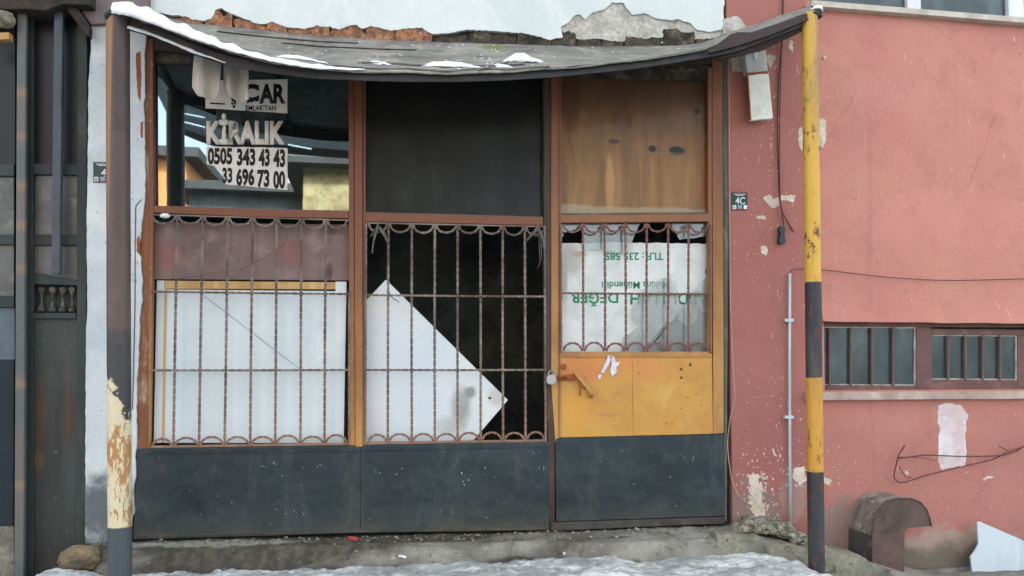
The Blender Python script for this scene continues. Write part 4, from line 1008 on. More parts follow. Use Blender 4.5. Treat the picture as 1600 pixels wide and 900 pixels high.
# bare patches where the red coat has come off
def flake(px, m=M_flake, Y=wb - .002, seed=1, amp=1.4, d=.004): 
    bm = bmesh.new(); prism(bm, jag(px, amp, 4, seed, True), Y, d); return link('bare_patch', bm, m, red)
flake([(1130, 30), (1150, 25), (1160, 32), (1168, 50), (1150, 60), (1128, 62)], M_under, Y=-.036, seed=3, d=.01)
flake([(1141, 84), (1162, 82), (1162, 112), (1144, 112)], seed=4)
flake([(1200, 84), (1212, 86), (1207, 100), (1202, 112), (1199, 98)], seed=5, amp=2)
flake([(1234, 62), (1240, 66), (1239, 82), (1233, 76)], seed=6)
flake([(1248, 202), (1255, 198), (1256, 238), (1248, 226)], seed=7)
flake([(1192, 308), (1203, 304), (1207, 311), (1222, 306), (1244, 304), (1240, 316), (1222, 312), (1216, 322), (1208, 325), (1196, 315)], seed=8, amp=1.2)
flake([(1180, 336), (1196, 338), (1198, 344), (1186, 343)], seed=9); flake([(1188, 385), (1197, 384), (1200, 392), (1198, 400), (1190, 396)], seed=10)
flake([(1172, 742), (1186, 740), (1190, 770), (1196, 800), (1180, 812), (1172, 790)], seed=11, amp=2.5); flake([(1240, 733), (1256, 728), (1262, 750), (1250, 758), (1240, 748)], seed=12, amp=2)
flake([(1206, 700), (1212, 708), (1215, 714), (1209, 712)], seed=13, amp=.8); flake([(1288, 745), (1300, 750), (1296, 758), (1288, 756)], seed=14)
flake([(1535, 750), (1542, 744), (1552, 744), (1551, 747), (1543, 748), (1539, 751)], seed=15, amp=.5); flake([(1415, 735), (1420, 738), (1419, 742), (1414, 740)], seed=16, amp=.5)
flake([(1288, 186), (1290, 190), (1291, 205), (1289, 225), (1284, 232), (1280, 228), (1280, 185)], Y=-.056, seed=17, d=.012); flake([(1286, 88), (1292, 88), (1291, 92), (1287, 93)], Y=-.056, seed=18, amp=.5, d=.012)
bm = bmesh.new(); prism(bm, jag([(1466, 634), (1478, 629), (1500, 634), (1512, 648), (1509, 672), (1510, 700), (1507, 728), (1488, 730), (1471, 735), (1466, 720), (1468, 670), (1464, 655)], 1.5, 5, 21, True), wb - .003, .004)
link('paint_smear', bm, M_smear, red)
# basement windows
wA = thing('window', None, None, (P(1360, 560).x, .03, zw0), parent=red)
def wp(name, px, Y, d, m, par, bev=.002): return piece(name, px, Y, d, m, par, bev=bev)
wp('window_frame', [(1262, 500), (1700, 506), (1700, 512), (1440, 511), (1262, 510)], .0, .06, M_brown, wA)
wp('window_frame', [(1432, 511), (1456, 511.5), (1456, 607), (1432, 606)], .0, .06, M_brown, wA)
wp('window_frame', [(1262, 601), (1432, 603), (1700, 605), (1700, 612), (1262, 612)], .002, .06, M_brown, wA)
wp('window_pane', [(1262, 510), (1432, 511), (1432, 603), (1262, 602)], .018, .004, M_winglass, wA, 0)
wp('putty', [(1262, 510), (1432, 511), (1432, 513.2), (1262, 512.2)], .008, .022, M_putty, wA); wp('putty', [(1428.5, 513), (1431.5, 513), (1431.5, 603), (1428.5, 602)], .008, .022, M_putty, wA); wp('putty', [(1262, 600), (1428.5, 600.5), (1428.5, 603), (1262, 602.5)], .008, .022, M_putty, wA)
for x in (1297, 1330, 1363, 1396): wp('window_bar', [(x - 1.4, 512), (x + 1.4, 512), (x + 1.4, 603), (x - 1.4, 603)], -.004, .012, M_brown, wA, .001)
wB = thing('window', None, None, (P(1520, 560).x, .03, zw0), parent=red)
wp('window_frame', [(1456.3, 514), (1700, 516), (1700, 524), (1456.3, 523)], .004, .06, M_brown, wB); wp('window_frame', [(1590, 524), (1700, 524), (1700, 604), (1590, 604)], .006, .06, M_brown, wB)
wp('window_frame', [(1456.3, 593), (1590, 594), (1590, 604.8), (1456.3, 604)], .006, .06, M_brown, wB)
wp('window_pane', [(1455, 522), (1591, 523), (1591, 595), (1455, 594)], .022, .004, M_winglass, wB, 0)
wp('putty', [(1456.3, 523), (1590, 524), (1590, 526), (1456.3, 525)], .012, .02, M_putty, wB); wp('putty', [(1587, 526), (1590, 526), (1590, 594), (1587, 594)], .012, .02, M_putty, wB); wp('putty', [(1456.3, 591), (1587, 592), (1587, 594), (1456.3, 593)], .012, .02, M_putty, wB)
for x in (1482, 1509, 1536.5, 1563.5): wp('window_bar', [(x - 1.4, 524), (x + 1.4, 524), (x + 1.4, 594), (x - 1.4, 594)], .0, .012, M_brown, wB, .001)
bm = bmesh.new(); xa = P(1253, 615, 0).x; box(bm, (xa, -.085, P(1440, 624, -.085).z), (XB2 + .05, .06, P(1440, 612, -.085).z))
bmesh.ops.subdivide_edges(bm, edges=bm.edges[:], cuts=7, use_grid_fill=True)
for v in bm.verts: v.co += Vector((0, 1, 1)) * .0025 * noise.noise(v.co * 12)
link('window_sill', bm, M_stone2, red, bev=0)
bm = bmesh.new(); box(bm, (XB2, .0, zw0), (XB2 + .1, .1, zw1)); 
bm.free()
bm = bmesh.new(); box(bm, (XR1 - .02, .10, zw0 - .1), (XB2, .5, zw1 + .1))
link('basement_void', bm, M_dark, red)
# upper window
wU = thing('window', None, None, (P(1440, 0).x, .05, zu0), parent=red)
bm = bmesh.new(); xa = P(1268, 13, -.1).x; box(bm, (xa, -.10, P(1440, 22.5, -.1).z), (XR2, .10, P(1440, 14, -.1).z))
bmesh.ops.subdivide_edges(bm, edges=bm.edges[:], cuts=9, use_grid_fill=True)
for v in bm.verts: v.co += Vector((0, 1, 1)) * .003 * noise.noise(v.co * 9)
link('window_sill', bm, M_stone, red)
zs = P(1440, 14, -.1).z
def ub(name, x0, x1, z0, z1, Y, d, m):
    bm = bmesh.new(); box(bm, (P(x0, 5, Y).x, Y, z0), (P(x1, 5, Y).x, Y + d, z1)); return link(name, bm, m, wU, bev=.003 if m is M_pvc else 0)
ub('window_frame', 1418, 1439, zs - .05, 4.6, .02, .06, M_pvc); ub('window_frame', 1576, 1600, zs - .05, 4.6, .02, .06, M_pvc); ub('window_frame', 1439.3, 1575.7, zs - .06, zs + .0, .024, .05, M_pvc)
ub('window_pane', 1258, 1418, zs - .06, 4.6, .05, .006, M_winglass); ub('window_pane', 1438, 1577, zs - .02, 4.6, .052, .006, M_winglass); ub('window_pane', 1598, 2400, zs - .06, 4.6, .05, .006, M_winglass)
bm = bmesh.new(); box(bm, (XU, .16, zs - .2), (XR2, .5, 4.6)); link('room_shell', bm, M_dark, red)

# things on the red wall
def plate(x0, y0, x1, y1, Y, txt, tb, label):
    t = thing('house_number_sign', label, 'number sign', P((x0 + x1) / 2, y1, Y), group='green house number plates')
    piece('plate', [(x0, y0), (x1, y0 + .3), (x1, y1), (x0, y1)], Y, .004, M_plategreen, t, bev=.001)
    lettering('lettering', txt, tb, Y - .0005, M_platewhite, t, bold=.02)
    h = y1 - y0; w = x1 - x0
    piece('heading_line', [(x0 + w * .14, y0 + h * .09), (x1 - w * .1, y0 + h * .09), (x1 - w * .1, y0 + h * .12), (x0 + w * .14, y0 + h * .12)], Y - .001, .001, M_platewhite, t)
    piece('heading_line', [(x0 + w * .26, y0 + h * .16), (x1 - w * .22, y0 + h * .16), (x1 - w * .22, y0 + h * .185), (x0 + w * .26, y0 + h * .185)], Y - .001, .001, M_platewhite, t)
    for a, b, m in ((.05, .28, M_platewhite), (.38, .66, M_plateblue), (.76, .97, M_platewhite)):
        piece('badge', [(x0 + w * a, y0 + h * .73), (x0 + w * b, y0 + h * .73), (x0 + w * b, y0 + h * .95), (x0 + w * a, y0 + h * .95)], Y - .001, .001, m, t)
    piece('badge', [(x0 + w * .38, y0 + h * .88), (x0 + w * .66, y0 + h * .88), (x0 + w * .66, y0 + h * .95), (x0 + w * .38, y0 + h * .95)], Y - .002, .001, M_platepink, t)
    for k in range(2): piece('emblem', [(x0 + w * (.09 + .09 * k), y0 + h * .77), (x0 + w * (.13 + .09 * k), y0 + h * .77), (x0 + w * (.13 + .09 * k), y0 + h * .92), (x0 + w * (.09 + .09 * k), y0 + h * .92)], Y - .002, .001, M_plategreen, t)
plate(1143.5, 300.5, 1168, 328, -.036, '4C', (1149, 308, 1164, 319.5), 'small green number plate reading 4C on the red wall')
plate(145.5, 253, 174, 285, -.056, '4', (158, 264, 166, 276), 'small green number plate on the white pilaster, half behind the brown post')
t = thing('wall_box', 'white rust edged metal box hanging askew under the right end of the canopy', 'metal box', P(1185, 188, -.1))
bm = bmesh.new(); prism(bm, [(1163, 80), (1197, 78), (1200, 112), (1168, 115)], -.10, .06); link('upper_housing', bm, M_boxgrey, t, bev=.004)
bm = bmesh.new(); prism(bm, [(1168, 116), (1201, 113), (1208, 185), (1173, 188)], -.11, .03); link('cover', bm, M_box, t, bev=.004)
bm = bmesh.new(); prism(bm, jag([(1168, 114), (1198, 111), (1200, 114.5), (1170, 117.5)], .4, 5, 2, True), -.113, .02); prism(bm, [(1167.5, 117), (1169.5, 117), (1174, 187), (1172, 187)], -.112, .02); link('rusty_edge', bm, M_rust, t)
bm = bmesh.new(); prism(bm, [(1178, 82), (1184, 81), (1183, 92), (1180, 93)], -.104, .005); link('torn_label', bm, M_platewhite, t)

hc = thing('hanging_cable', 'dark cable hanging down the red wall ending in a black connector', 'cable', P(1222, 380, -.06))
bm = bmesh.new()
tube(bm, smoothpath([P(1222, -60, -.05), P(1223, 0, -.05), P(1221, 70, -.055), P(1217, 120, -.05), P(1215, 200, -.05), P(1216, 260, -.05), P(1218, 310, -.05), P(1222, 332, -.055), P(1224, 352, -.055)], 5), .005, 7); link('cable', bm, M_cable, hc, smooth=True)
bm = bmesh.new(); tube(bm, smoothpath([P(1225, -60, -.05), P(1224, 10, -.05), P(1219, 150, -.054), P(1218, 250, -.054), P(1220, 320, -.058), P(1230, 345, -.05), P(1241, 363, -.045)], 5), .0035, 6)
tube(bm, smoothpath([P(1219, 318, -.055), P(1226, 338, -.05), P(1237, 360, -.045)], 5), .003, 6); link('frayed_strand', bm, M_rustwire, hc, smooth=True)
bm = bmesh.new(); prism(bm, [(1219, 353), (1226, 353), (1227.5, 358), (1226, 366), (1228, 376), (1226, 381), (1219, 381), (1217, 376), (1219.5, 366), (1218, 358)], -.07, .03); link('connector', bm, flatm('dull_black_plastic', (44, 54, 58), .5), hc, bev=.003)
cd = thing('conduit', 'pale grey conduit pipe clipped upright to the red wall beside the striped post', 'conduit', P(1234, 822, -.05))
bm = bmesh.new(); tube(bm, [P(1234, 427, -.055), P(1233.5, 560, -.055), P(1234, 700, -.055), P(1235, 823, -.055)], .0095, 14); link('pipe', bm, M_conduit, cd, smooth=True)
for y in (500.5, 652): piece('clip', [(1227, y - 2.5), (1240.5, y - 2.5), (1240.5, y + 2.5), (1227, y + 2.5)], -.066, .03, M_conduit, cd, bev=.002)
bm = bmesh.new(); tube(bm, smoothpath([P(1234, 428, -.055), P(1238, 422, -.06), P(1252, 420, -.065), P(1290, 422, -.07), P(1340, 428, -.07), P(1400, 434, -.07), P(1480, 438, -.07), P(1600, 435.5, -.07), P(1800, 428, -.07)], 5), .003, 6)
tag(link('wall_wire', bm, M_rustwire, smooth=True), 'thin wire strung across the red wall from the conduit top', 'wire')
bm = bmesh.new(); tube(bm, smoothpath([P(1139, 90, -.045), P(1140, 300, -.045), P(1141, 450, -.045), P(1144, 540, -.045), P(1147, 600, -.045), P(1148, 625, -.045), P(1140, 660, -.045), P(1137, 700, -.045), P(1143, 745, -.045), P(1153, 772, -.045), P(1166, 785, -.045)], 5), .0028, 6)
tag(link('door_cable', bm, M_palecable, smooth=True), 'pale thin cable running down between the door frame and red wall', 'cable')
lw = [([(1640, 668), (1600, 697), (1585, 706), (1560, 712), (1500, 713), (1450, 711), (1430, 713), (1404, 716)], .0045), ([(1600, 698), (1575, 706), (1550, 718), (1500, 730), (1450, 742), (1415, 753), (1402, 752), (1397, 744), (1400, 728), (1404, 712), (1409, 703), (1414, 696)], .0045),
      ([(1404, 728), (1410, 738), (1418, 747), (1424, 745)], .003), ([(1560, 697), (1572, 703), (1580, 708)], .003), ([(1404, 714), (1440, 715), (1462, 720)], .002)]
bm = bmesh.new()
for pts, r_ in lw: tube(bm, smoothpath([P(x, y, -.09 if k % 2 else -.075) for k, (x, y) in enumerate(pts)], 5), r_, 6)
tag(link('wire_loop', bm, M_rustwire, smooth=True), 'rusty loop of stiff wire sticking out along the lower red wall', 'wire')

# arched metal hood at the foot of the wall
hd = thing('metal_hood', 'brown arched metal hood with flaking side at the foot of the red wall', 'hood', (P(1385, 890, -.1).x, -.15, -.25))
oc = [(1363, 925), (1363, 832), (1366, 812), (1373, 794), (1384, 783), (1400, 779), (1425, 779), (1438, 784), (1448, 796), (1453, 810), (1455.5, 822), (1418, 825.5), (1414, 832), (1413, 860), (1414, 925)]
bm = bmesh.new(); HY = -.30; prism(bm, oc, HY, .008); link('front_plate', bm, M_hood, hd, bev=.003)
bm = bmesh.new()
f_ = [P(x, y, HY + .008) for x, y in oc[:11]]
cxx = sum(p.x for p in f_) / len(f_)
b_ = [Vector((p.x, -.03, p.z)) for p in f_]
for a, b, c_, e in zip(f_, f_[1:], b_, b_[1:]):
    v = [bm.verts.new(q) for q in (a, b, e, c_)]; bm.faces.new(v)
bmesh.ops.remove_doubles(bm, verts=bm.verts, dist=1e-5)
bmesh.ops.subdivide_edges(bm, edges=bm.edges[:], cuts=4, use_grid_fill=True)
for v in bm.verts: v.co += Vector(noise.noise_vector(v.co * 14)) * .004
o = link('side_shell', bm, M_hoodside, hd); md = o.modifiers.new('t', 'SOLIDIFY'); md.thickness = .006
bm = bmesh.new(); tube(bm, [P(x, y, HY - .002) for x, y in oc[1:11]], .005, 6); link('rim', bm, M_hood, hd, smooth=True)
bm = bmesh.new(); prism(bm, [(1364, 829), (1411, 827.5), (1411, 829.5), (1364, 831)], HY - .003, .004); link('seam', bm, M_hood, hd)
# pale sheet leaning at the right
tag(piece('leaning_sheet', [(1527, 817), (1531, 815), (1600, 845), (1700, 890), (1700, 960), (1524, 960), (1520, 900), (1516.5, 870), (1524, 860), (1529, 850)], -.16, .012, M_bluesheet, bev=.002), 'pale blue sheet with a broken corner leaning at the right edge', 'sheet')

# ------------------------------------------------------------------ left neighbour: metal gate
gt = thing('metal_gate', 'dark green metal gate with wired glass panes at the left edge', 'gate', (P(60, 880, 0).x, .02, -.34))
def gp(name, px, Y, d, m, bev=.003): return piece(name, px, Y, d, m, gt, bev=bev)
gp('gate_frame', [(40, -60), (52, -60), (52, 925), (38, 925)], -.02, .05, M_gate); gp('gate_frame', [(121, -60), (136, -60), (134, 925), (119, 925)], -.02, .05, M_gate)
gp('gate_frame', [(52, 255), (121, 257), (121, 274), (52, 272)], -.02, .05, M_gate); gp('gate_frame', [(52, 366), (121, 366), (121, 383), (52, 383)], -.018, .05, M_gate); gp('gate_frame', [(52, 425), (121, 437), (121, 446), (52, 444)], -.018, .05, M_gate); gp('gate_frame', [(52, 489), (119, 489), (119, 498), (52, 498)], -.018, .05, M_gate)
gp('bottom_panel', [(44, 496), (128, 496), (128, 925), (42, 925)], .0, .012, M_gatepanel)
gp('gate_panel', [(46, -60), (128, -60), (128, 262), (46, 262)], .01, .012, flatm('dark_glass', (12, 20, 20), .4))
gp('window_pane', [(55, 274), (121, 274), (121, 367), (54, 367)], .0, .006, M_wired); gp('window_pane', [(50, 383), (121, 383), (121, 438), (50, 430)], .0, .006, M_wired)
gp('baluster_backing', [(46, 440), (128, 440), (128, 494), (46, 494)], .04, .01, M_gate)
for x in (65, 82, 98, 113):
    bm = bmesh.new(); zt_, zb_ = P(x, 449, .01).z, P(x, 487, .01).z; c0 = P(x, 468, .01)
    prof = [(0, .016), (.1, .022), (.25, .012), (.38, .007), (.5, .005), (.62, .006), (.75, .010), (.9, .020), (1, .022)]
    tube(bm, [Vector((c0.x, .01, zt_ + (zb_ - zt_) * t)) for t, _ in prof], [r_ for _, r_ in prof], 10); link('baluster', bm, M_baluster, gt, smooth=True)
# left leaf
gp('gate_frame', [(-200, 255), (22, 257), (22, 275), (-200, 272)], .02, .04, M_gate); gp('gate_frame', [(-200, 368), (22, 366), (22, 382), (-200, 384)], .02, .04, M_gate); gp('gate_frame', [(-200, 462), (22, 462), (22, 480), (-200, 480)], .02, .04, M_gate)
gp('window_pane', [(-200, 272), (22, 273), (22, 368), (-200, 370)], .04, .006, M_wired); gp('window_pane', [(-200, 382), (22, 381), (22, 464), (-200, 464)], .04, .006, M_wired)
gp('gate_panel', [(-200, 480), (23, 479), (23, 562), (-200, 562)], .04, .01, M_gatebluep); gp('gate_panel', [(-200, 562), (22, 562), (21, 822), (-200, 822)], .045, .01, M_gatenavy)
gp('gate_panel', [(-200, -60), (24, -60), (24, 258), (-200, 258)], .045, .01, flatm('dark_glass2', (12, 20, 20), .4)); gp('gate_panel', [(-200, 822), (22, 822), (22, 960), (-200, 960)], .05, .01, M_conc)
def pipe(x0, y0, x1, y1, hw, Y, m, name='upright_bar'):
    bm = bmesh.new(); prism(bm, [(x0 - hw, y0), (x0 + hw, y0), (x1 + hw, y1), (x1 - hw, y1)], Y, .035); link(name, bm, m, gt, bev=.006)
pipe(34, -60, 29, 930, 7.4, -.10, M_pipe); pipe(91, 14, 86.5, 428, 7, -.09, M_bluepipe)
gp('gate_frame', [(37, -60), (44, -60), (40.5, 930), (36.5, 930)], -.06, .05, M_gate)
# overhang above the gate with its brace
nb = thing('gate_lintel', 'dark timber overhang with a slanting brace above the metal gate', 'overhang', (P(60, 10, -.2).x, -.1, P(60, 20, -.2).z))
M_timber = wmat('dark_timber', (58, 52, 46), (40, 38, 36), (84, 70, 56), s=6, rough=0.9, grain=0.3)
bm = bmesh.new(); prism(bm, [(-200, -60), (142, -60), (142, 8), (100, 6), (70, 16), (40, 14), (-200, 18)], -.16, .3); link('beam', bm, M_timber, nb, bev=.005)
bm = bmesh.new(); prism(bm, [(96, 2), (112, 0), (140, 40), (139, 58), (120, 36)], -.12, .05); link('brace', bm, M_timber, nb, bev=.004)
bm = bmesh.new(); rock(bm, P(4, 30, -.15), (.06, .05, .05), 4, 3, .4); link('broken_plaster', bm, M_conc, nb, smooth=True)
bm = bmesh.new(); prism(bm, [(-30, 52), (14, 50), (14, 61), (-30, 63)], -.14, .05); link('beam', bm, M_tan, nb, bev=.003)
bm = bmesh.new(); box(bm, (P(-205, 400, 0).x, -.02, P(60, -40, 0).z), (P(135, 0, 0).x, .22, 4.6)); link('upper_wall', bm, M_pil, nb)
# neighbour wall further left, outside the frame
nw = bmesh.new(); box(nw, (-9, -.05, -.3), (P(-200, 400, 0).x, .25, 4.6)); 
tag(link('neighbour_wall', nw, M_pil), 'pale plastered wall beyond the metal gate at far left', 'wall')

# ------------------------------------------------------------------ stones, rubble, litter
def ground(x, y): return max(pave_z(x, y), snow_z(x, y) if y < -.02 else -9)
c0 = PZ(128, 884, -.15); bm = bmesh.new(); rock(bm, P(128, 872, -.16), (.118, .09, .070), 12, 4, .28)
for v in bm.verts:
    v.co += Vector(noise.noise_vector(v.co * 22)) * .006; v.co.z = max(v.co.z, P(128, 884, -.16).z - .01 + .01 * noise.noise(v.co * 9))
tag(link('boulder', bm, M_rock, smooth=True), 'rounded yellowish stone on the ground beside the gate', 'stone')
# broken concrete at the right end of the pavement
def chunk(pts_px, Y, d, label, seed):
    bm = bmesh.new(); prism(bm, jag(pts_px, 1.2, 8, seed, True), Y, d)
    bmesh.ops.triangulate(bm, faces=bm.faces)
    bmesh.ops.subdivide_edges(bm, edges=bm.edges[:], cuts=2, use_grid_fill=True)
    for v in bm.verts:
        v.co += Vector(noise.noise_vector(v.co * 7 + Vector((seed, 0, 0)))) * .016
        v.co.z += .25 * (Y - v.co.y) * 0
    o = link('concrete_chunk', bm, M_conc, smooth=False); tag(o, label, 'concrete')
chunk([(1198, 856), (1215, 848), (1290, 862), (1345, 868), (1364, 884), (1368, 960), (1205, 960)], -.40, .22, 'long broken block of concrete at the foot of the striped post', 3)
chunk([(1120, 838), (1190, 836), (1200, 848), (1198, 915), (1120, 915)], -.36, .2, 'concrete lump at the right end of the pavement left of the striped post', 8)
rr = random.Random(11); bm = bmesh.new()
for k in range(620):
    x = rr.gauss(1200, 34); 
    if x < 1140 or x > 1345: continue
    top = interp([(1140, 826), (1170, 806), (1215, 810), (1260, 832), (1345, 864)], x)
    Yp = rr.uniform(-.26, -.04)
    p = P(x, top + rr.uniform(0, 14) + (-Yp) * 40, Yp); r0 = rr.choice([.008, .012, .018, .028, .036]) * rr.uniform(.7, 1.2)
    rock(bm, p, (r0 * 1.2, r0, r0 * .7), k, 1, .5)
link('rubble_pile', bm, M_rubble, kind='stuff')
bm = bmesh.new()
xs_ = [1138 + 5.5 * k for k in range(42)]; rows = []
for x in xs_:
    top = interp([(1138, 838), (1170, 822), (1215, 826), (1260, 842), (1345, 868), (1370, 880)], x)
    rw = []
    for q in range(9):
        t = q / 8; p = P(x, top + t * 26, -.03 - t * .26); p += Vector(noise.noise_vector(p * 11)) * .02; rw.append(bm.verts.new(p))
    p2 = rw[-1].co.copy(); p2.z = -.42; rw.append(bm.verts.new(p2)); rows.append(rw)
for a, b in zip(rows, rows[1:]):
    for k in range(9): bm.faces.new((a[k], a[k + 1], b[k + 1], b[k]))
link('rubble_bed', bm, M_conc, smooth=True, kind='stuff')
# gravel and dirt crumbs along the wall foot
bm = bmesh.new()
for k in range(520):
    x = rr.uniform(P(150, 850).x, P(1150, 850).x); y = -abs(rr.gauss(0.02, .11)) - .045
    r0 = rr.choice([.003, .004, .006, .010]) * rr.uniform(.6, 1.2); rock(bm, (x, y, ground(x, y) + r0 * .3), (r0 * 1.3, r0, r0 * .7), k, 1, .5)
link('gravel', bm, M_rubble, kind='stuff')
def litter(name, px, py, size, m, label, cat, Z=-.06, rot=0.0):
    d = (PZ(px, py, 0.0) - CAM); p = CAM.copy(); t = 0.6
    while t < 4:                                     # walk down the line of sight to the ground there
        p = CAM + d * t
        if p.y > -.05 or p.z < ground(p.x, p.y): break
        t += .002
    p.y = min(p.y, -.06); p.z = ground(p.x, p.y) + .006
    bm = bmesh.new(); box(bm, (-size[0], -size[1], -size[2]), size); bmesh.ops.rotate(bm, verts=bm.verts, cent=(0, 0, 0), matrix=Matrix.Rotation(rot, 3, 'Z') @ Matrix.Rotation(.2, 3, 'Y'))
    bmesh.ops.subdivide_edges(bm, edges=bm.edges[:], cuts=2, use_grid_fill=True)
    for v in bm.verts: v.co += p + Vector(noise.noise_vector(v.co * 60)) * size[0] * .25
    tag(link(name, bm, m), label, cat)
litter('plastic_scrap', 552, 843, (.026, .014, .006), flatm('red_plastic', (206, 70, 62)), 'small red plastic scrap on the pavement below the dark panel', 'litter', Z=-.05)
litter('paper_scrap', 629, 874, (.022, .006, .005), M_snow, 'white paper butt on the concrete step just above the snow, near the middle', 'litter', Z=-.12)
litter('paper_scrap', 882, 871, (.022, .005, .006), M_platewhite, 'small white stick on the concrete step below the left edge of the door', 'litter', Z=-.10, rot=1.2)
bm = bmesh.new()
for k in range(40):
    p = PZ(rr.uniform(210, 1200), rr.uniform(878, 900), -.13); z = snow_z(p.x, p.y); r0 = rr.uniform(.008, .026); r0 *= .6; rock(bm, (p.x, p.y, z), (r0 * 1.6, r0 * 1.2, r0 * .7), k, 2, .8)
link('snow_clods', bm, M_snowg, smooth=True, kind='stuff')

# ------------------------------------------------------------------ across the street (seen mirrored in the left pane)
def RF(px, py, D):
    p = P(px, py, 0.02 + 0.02 + D); return Vector((p.x, -D, p.z))
def opp(name, quad, D, depth, mat, label, cat, roof=None):
    t = thing(name, label, cat, (RF(quad[0][0], quad[0][1], D).x, -D - depth / 2, -.24))
    pts = [RF(x, y, D) for x, y in quad]
    xs = [p.x for p in pts]; zt = max(p.z for p in pts)
    bm = bmesh.new(); box(bm, (min(xs), -D - depth, -.24), (max(xs), -D, zt)); link('wall', bm, mat, t)
    bm = bmesh.new(); x0, x1 = min(xs) - .4, max(xs) + .4; rh = roof or .3
    a = [(x0, -D + .4, zt), (x1, -D + .4, zt), (x1, -D - depth - .4, zt), (x0, -D - depth - .4, zt)]; v = [bm.verts.new(q) for q in a]
    if roof and roof > .5:
        w = [bm.verts.new(((x0), -D - depth / 2, zt + rh)), bm.verts.new(((x1), -D - depth / 2, zt + rh))]
        for f in ((v[0], v[1], w[1], w[0]), (v[2], v[3], w[0], w[1]), (v[0], w[0], v[3]), (v[1], v[2], w[1]), (v[3], v[2], v[1], v[0])): bm.faces.new(f)
    else:
        w = [bm.verts.new((q[0], q[1], zt + rh)) for q in a]
        for i in range(4): bm.faces.new((v[i], v[(i + 1) % 4], w[(i + 1) % 4], w[i]))
        bm.faces.new(w); bm.faces.new(v[::-1])
    link('roof', bm, wmat('roof_' + name, (84, 80, 76)), t)
    return t
M_or = wmat('orange_wall', (240, 160, 96), (226, 146, 84), None, s=1, rough=.9); M_yel = wmat('yellow_stone_wall', (212, 186, 134), (160, 134, 92), (224, 204, 160), s=4, rough=.9, spots=(90, 78, 56), spot_s=2.5, spot_t=.62)
opp('orange_house', [(150, 250), (291, 250)], 17, 6, M_or, 'orange house across the street, mirrored at the left of the left pane', 'house', .25)
opp('yellow_shed', [(474, 268), (640, 268)], 11, 5, M_yel, 'sunlit yellow stone building mirrored in the lower right of the left pane', 'building', .12)
opp('white_house', [(440, 246), (700, 246)], 26, 7, M_white, 'white house with grey roof across the street, mirrored beside the middle frame post', 'house', .15)
opp('grey_shed', [(296, 306), (480, 306)], 14, 3, wmat('grey_shed_wall', (92, 94, 92), (70, 72, 70), (110, 110, 104), s=2), 'low grey shed across the street, mirrored under the rental notice', 'shed', .2)

M_blocker = flatm('dark_street_canopy', (34, 40, 42), .8)
D7 = 7.0  # added unseen dark structure, shaped to darken the sky mirrored in the pane
sc = thing('street_canopy', 'dark flat canopy on a post across the street, mirrored in the left upper pane', 'canopy', (RF(280, 300, D7).x, -D7, -.24))
bm = bmesh.new(); prism_pts(bm, [RF(x, y, D7) for x, y in [(238, 100), (238, 132), (252, 158), (268, 192), (292, 203), (322, 214), (400, 222), (450, 227), (560, 236), (900, 240), (900, 100)]], -.5); link('fascia', bm, M_blocker, sc)
bm = bmesh.new(); a = RF(300, 100, D7); b = RF(900, 100, D7); box(bm, (a.x, -D7 - 2, a.z - .3), (b.x, -D7, a.z)); link('roof_slab', bm, M_blocker, sc)
for x in (760,):
    a = RF(x, 200, D7); w_ = (RF(x + 10, 200, D7) - a).x
    bm = bmesh.new(); box(bm, (a.x - abs(w_), -D7 - .3, -.24), (a.x + abs(w_), -D7 - .02, a.z)); link('support_post', bm, M_blocker, sc)
for (x0, y0, x1, y1) in ((280, 176, 320, 184), (278, 188, 320, 199), (450, 226, 487, 233)):  # pale rods added on it; the last stands in for a sky sliver
    bm = bmesh.new(); tube(bm, [RF(x0, y0, D7 - .1), RF(x1, y1, D7 - .1)], .014, 6); link('tie_rod', bm, M_conduit, sc)

# small chips, flecks and scratches with a shape of their own
def flecks(name, spec, Y, mat, parent, seed, d=.002):
    """spec: (x0, y0, x1, y1, count, size px, tall) areas in pixels; every chip is a small raised flake"""
    r = random.Random(seed); bm = bmesh.new()
    for x0, y0, x1, y1, n, sz, tall in spec:
        for _ in range(n):
            x, y = r.uniform(x0, x1), r.uniform(y0, y1); a = sz * r.uniform(.35, 1.2); b = a * tall * r.uniform(.6, 1.4); th = r.uniform(-.35, .35)
            k = 7; pts = []
            for q in range(k):
                t = 2 * math.pi * q / k; u, v = a * math.cos(t) * r.uniform(.45, 1.1), b * math.sin(t) * r.uniform(.45, 1.1)
                pts.append((x + u * math.cos(th) - v * math.sin(th), y + u * math.sin(th) + v * math.cos(th)))
            prism(bm, pts, Y, d)
    return link(name, bm, mat, parent, kind='stuff')
M_fleck = flatm('pale_fleck', (150, 160, 160)); M_chip = flatm('pale_chip', (196, 172, 156)); M_rustchip = flatm('rust_chip', (104, 66, 44))
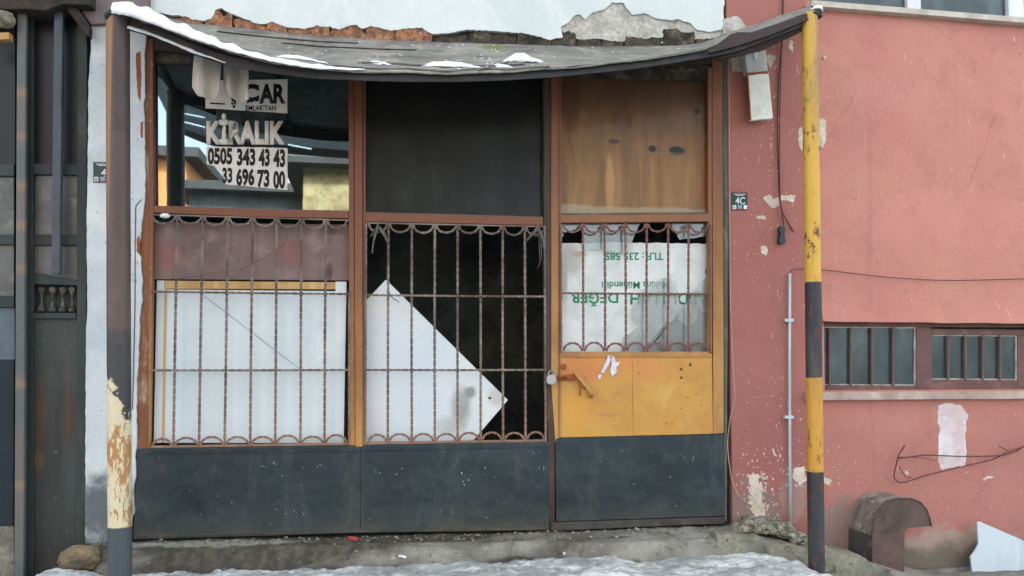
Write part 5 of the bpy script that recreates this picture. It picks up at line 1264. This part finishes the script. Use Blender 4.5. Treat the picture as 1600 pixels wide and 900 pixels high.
flecks('paint_flecks', [(230, 712, 850, 820, 34, 1.0, .8), (430, 785, 475, 815, 22, .9, .8), (490, 720, 520, 732, 5, 1.5, .6), (700, 730, 760, 765, 7, 1.5, .7), (370, 720, 440, 730, 4, 2.2, .4), (815, 700, 850, 740, 6, .6, 5), (420, 780, 428, 820, 3, .6, 6)], -.0425, M_fleck, front, 1)
flecks('paint_flecks', [(880, 700, 1120, 800, 12, .9, .9), (1064, 708, 1070, 716, 3, 1.2, 1.2), (1082, 710, 1084, 720, 1, .8, 7), (1030, 742, 1048, 748, 3, 1.4, .4)], -.0365, M_fleck, door, 2)
flecks('rust_chips', [(885, 565, 1105, 675, 22, 1.0, .7), (1060, 610, 1110, 640, 5, 3, .3), (1040, 650, 1056, 670, 5, 1.2, 1.2), (985, 560, 1000, 675, 8, .8, 1.8)], -.031, M_rustchip, door, 3)
flecks('plaster_chips', [(1145, 90, 1250, 420, 90, 1.0, 1.3), (1200, 60, 1215, 300, 26, 1.6, 1.5), (1145, 420, 1228, 700, 60, .9, 1.6), (1205, 600, 1262, 740, 24, 1.5, 1.5), (1150, 700, 1228, 815, 90, 1.8, 1.3), (1168, 738, 1200, 810, 60, 3, 1.3), (1228, 725, 1262, 760, 22, 2.6, 1.0)], wb - .0015, M_chip, red, 4)
flecks('plaster_chips', [(1292, 640, 1600, 860, 50, 1.1, 1.0), (1290, 690, 1320, 760, 12, 1.4, 1)], wb - .0015, M_chip, red, 5)
flecks('plaster_chips', [(1290, 60, 1600, 495, 34, .7, 2.0), (1290, 440, 1420, 495, 14, 1.1, .8)], -.054, M_chip, red, 6, .012)
flecks('plaster_chips', [(140, 60, 168, 820, 22, 1.0, 1.6), (205, 160, 224, 460, 14, 1.0, 2.2)], -.052, flatm('grey_chip', (120, 120, 114)), shop, 7)
flecks('primer_chips', [(219, 420, 236, 690, 26, .9, 5), (229, 100, 238, 420, 10, .8, 4)], FY - .0015, flatm('pale_primer', (186, 166, 140)), front, 8)
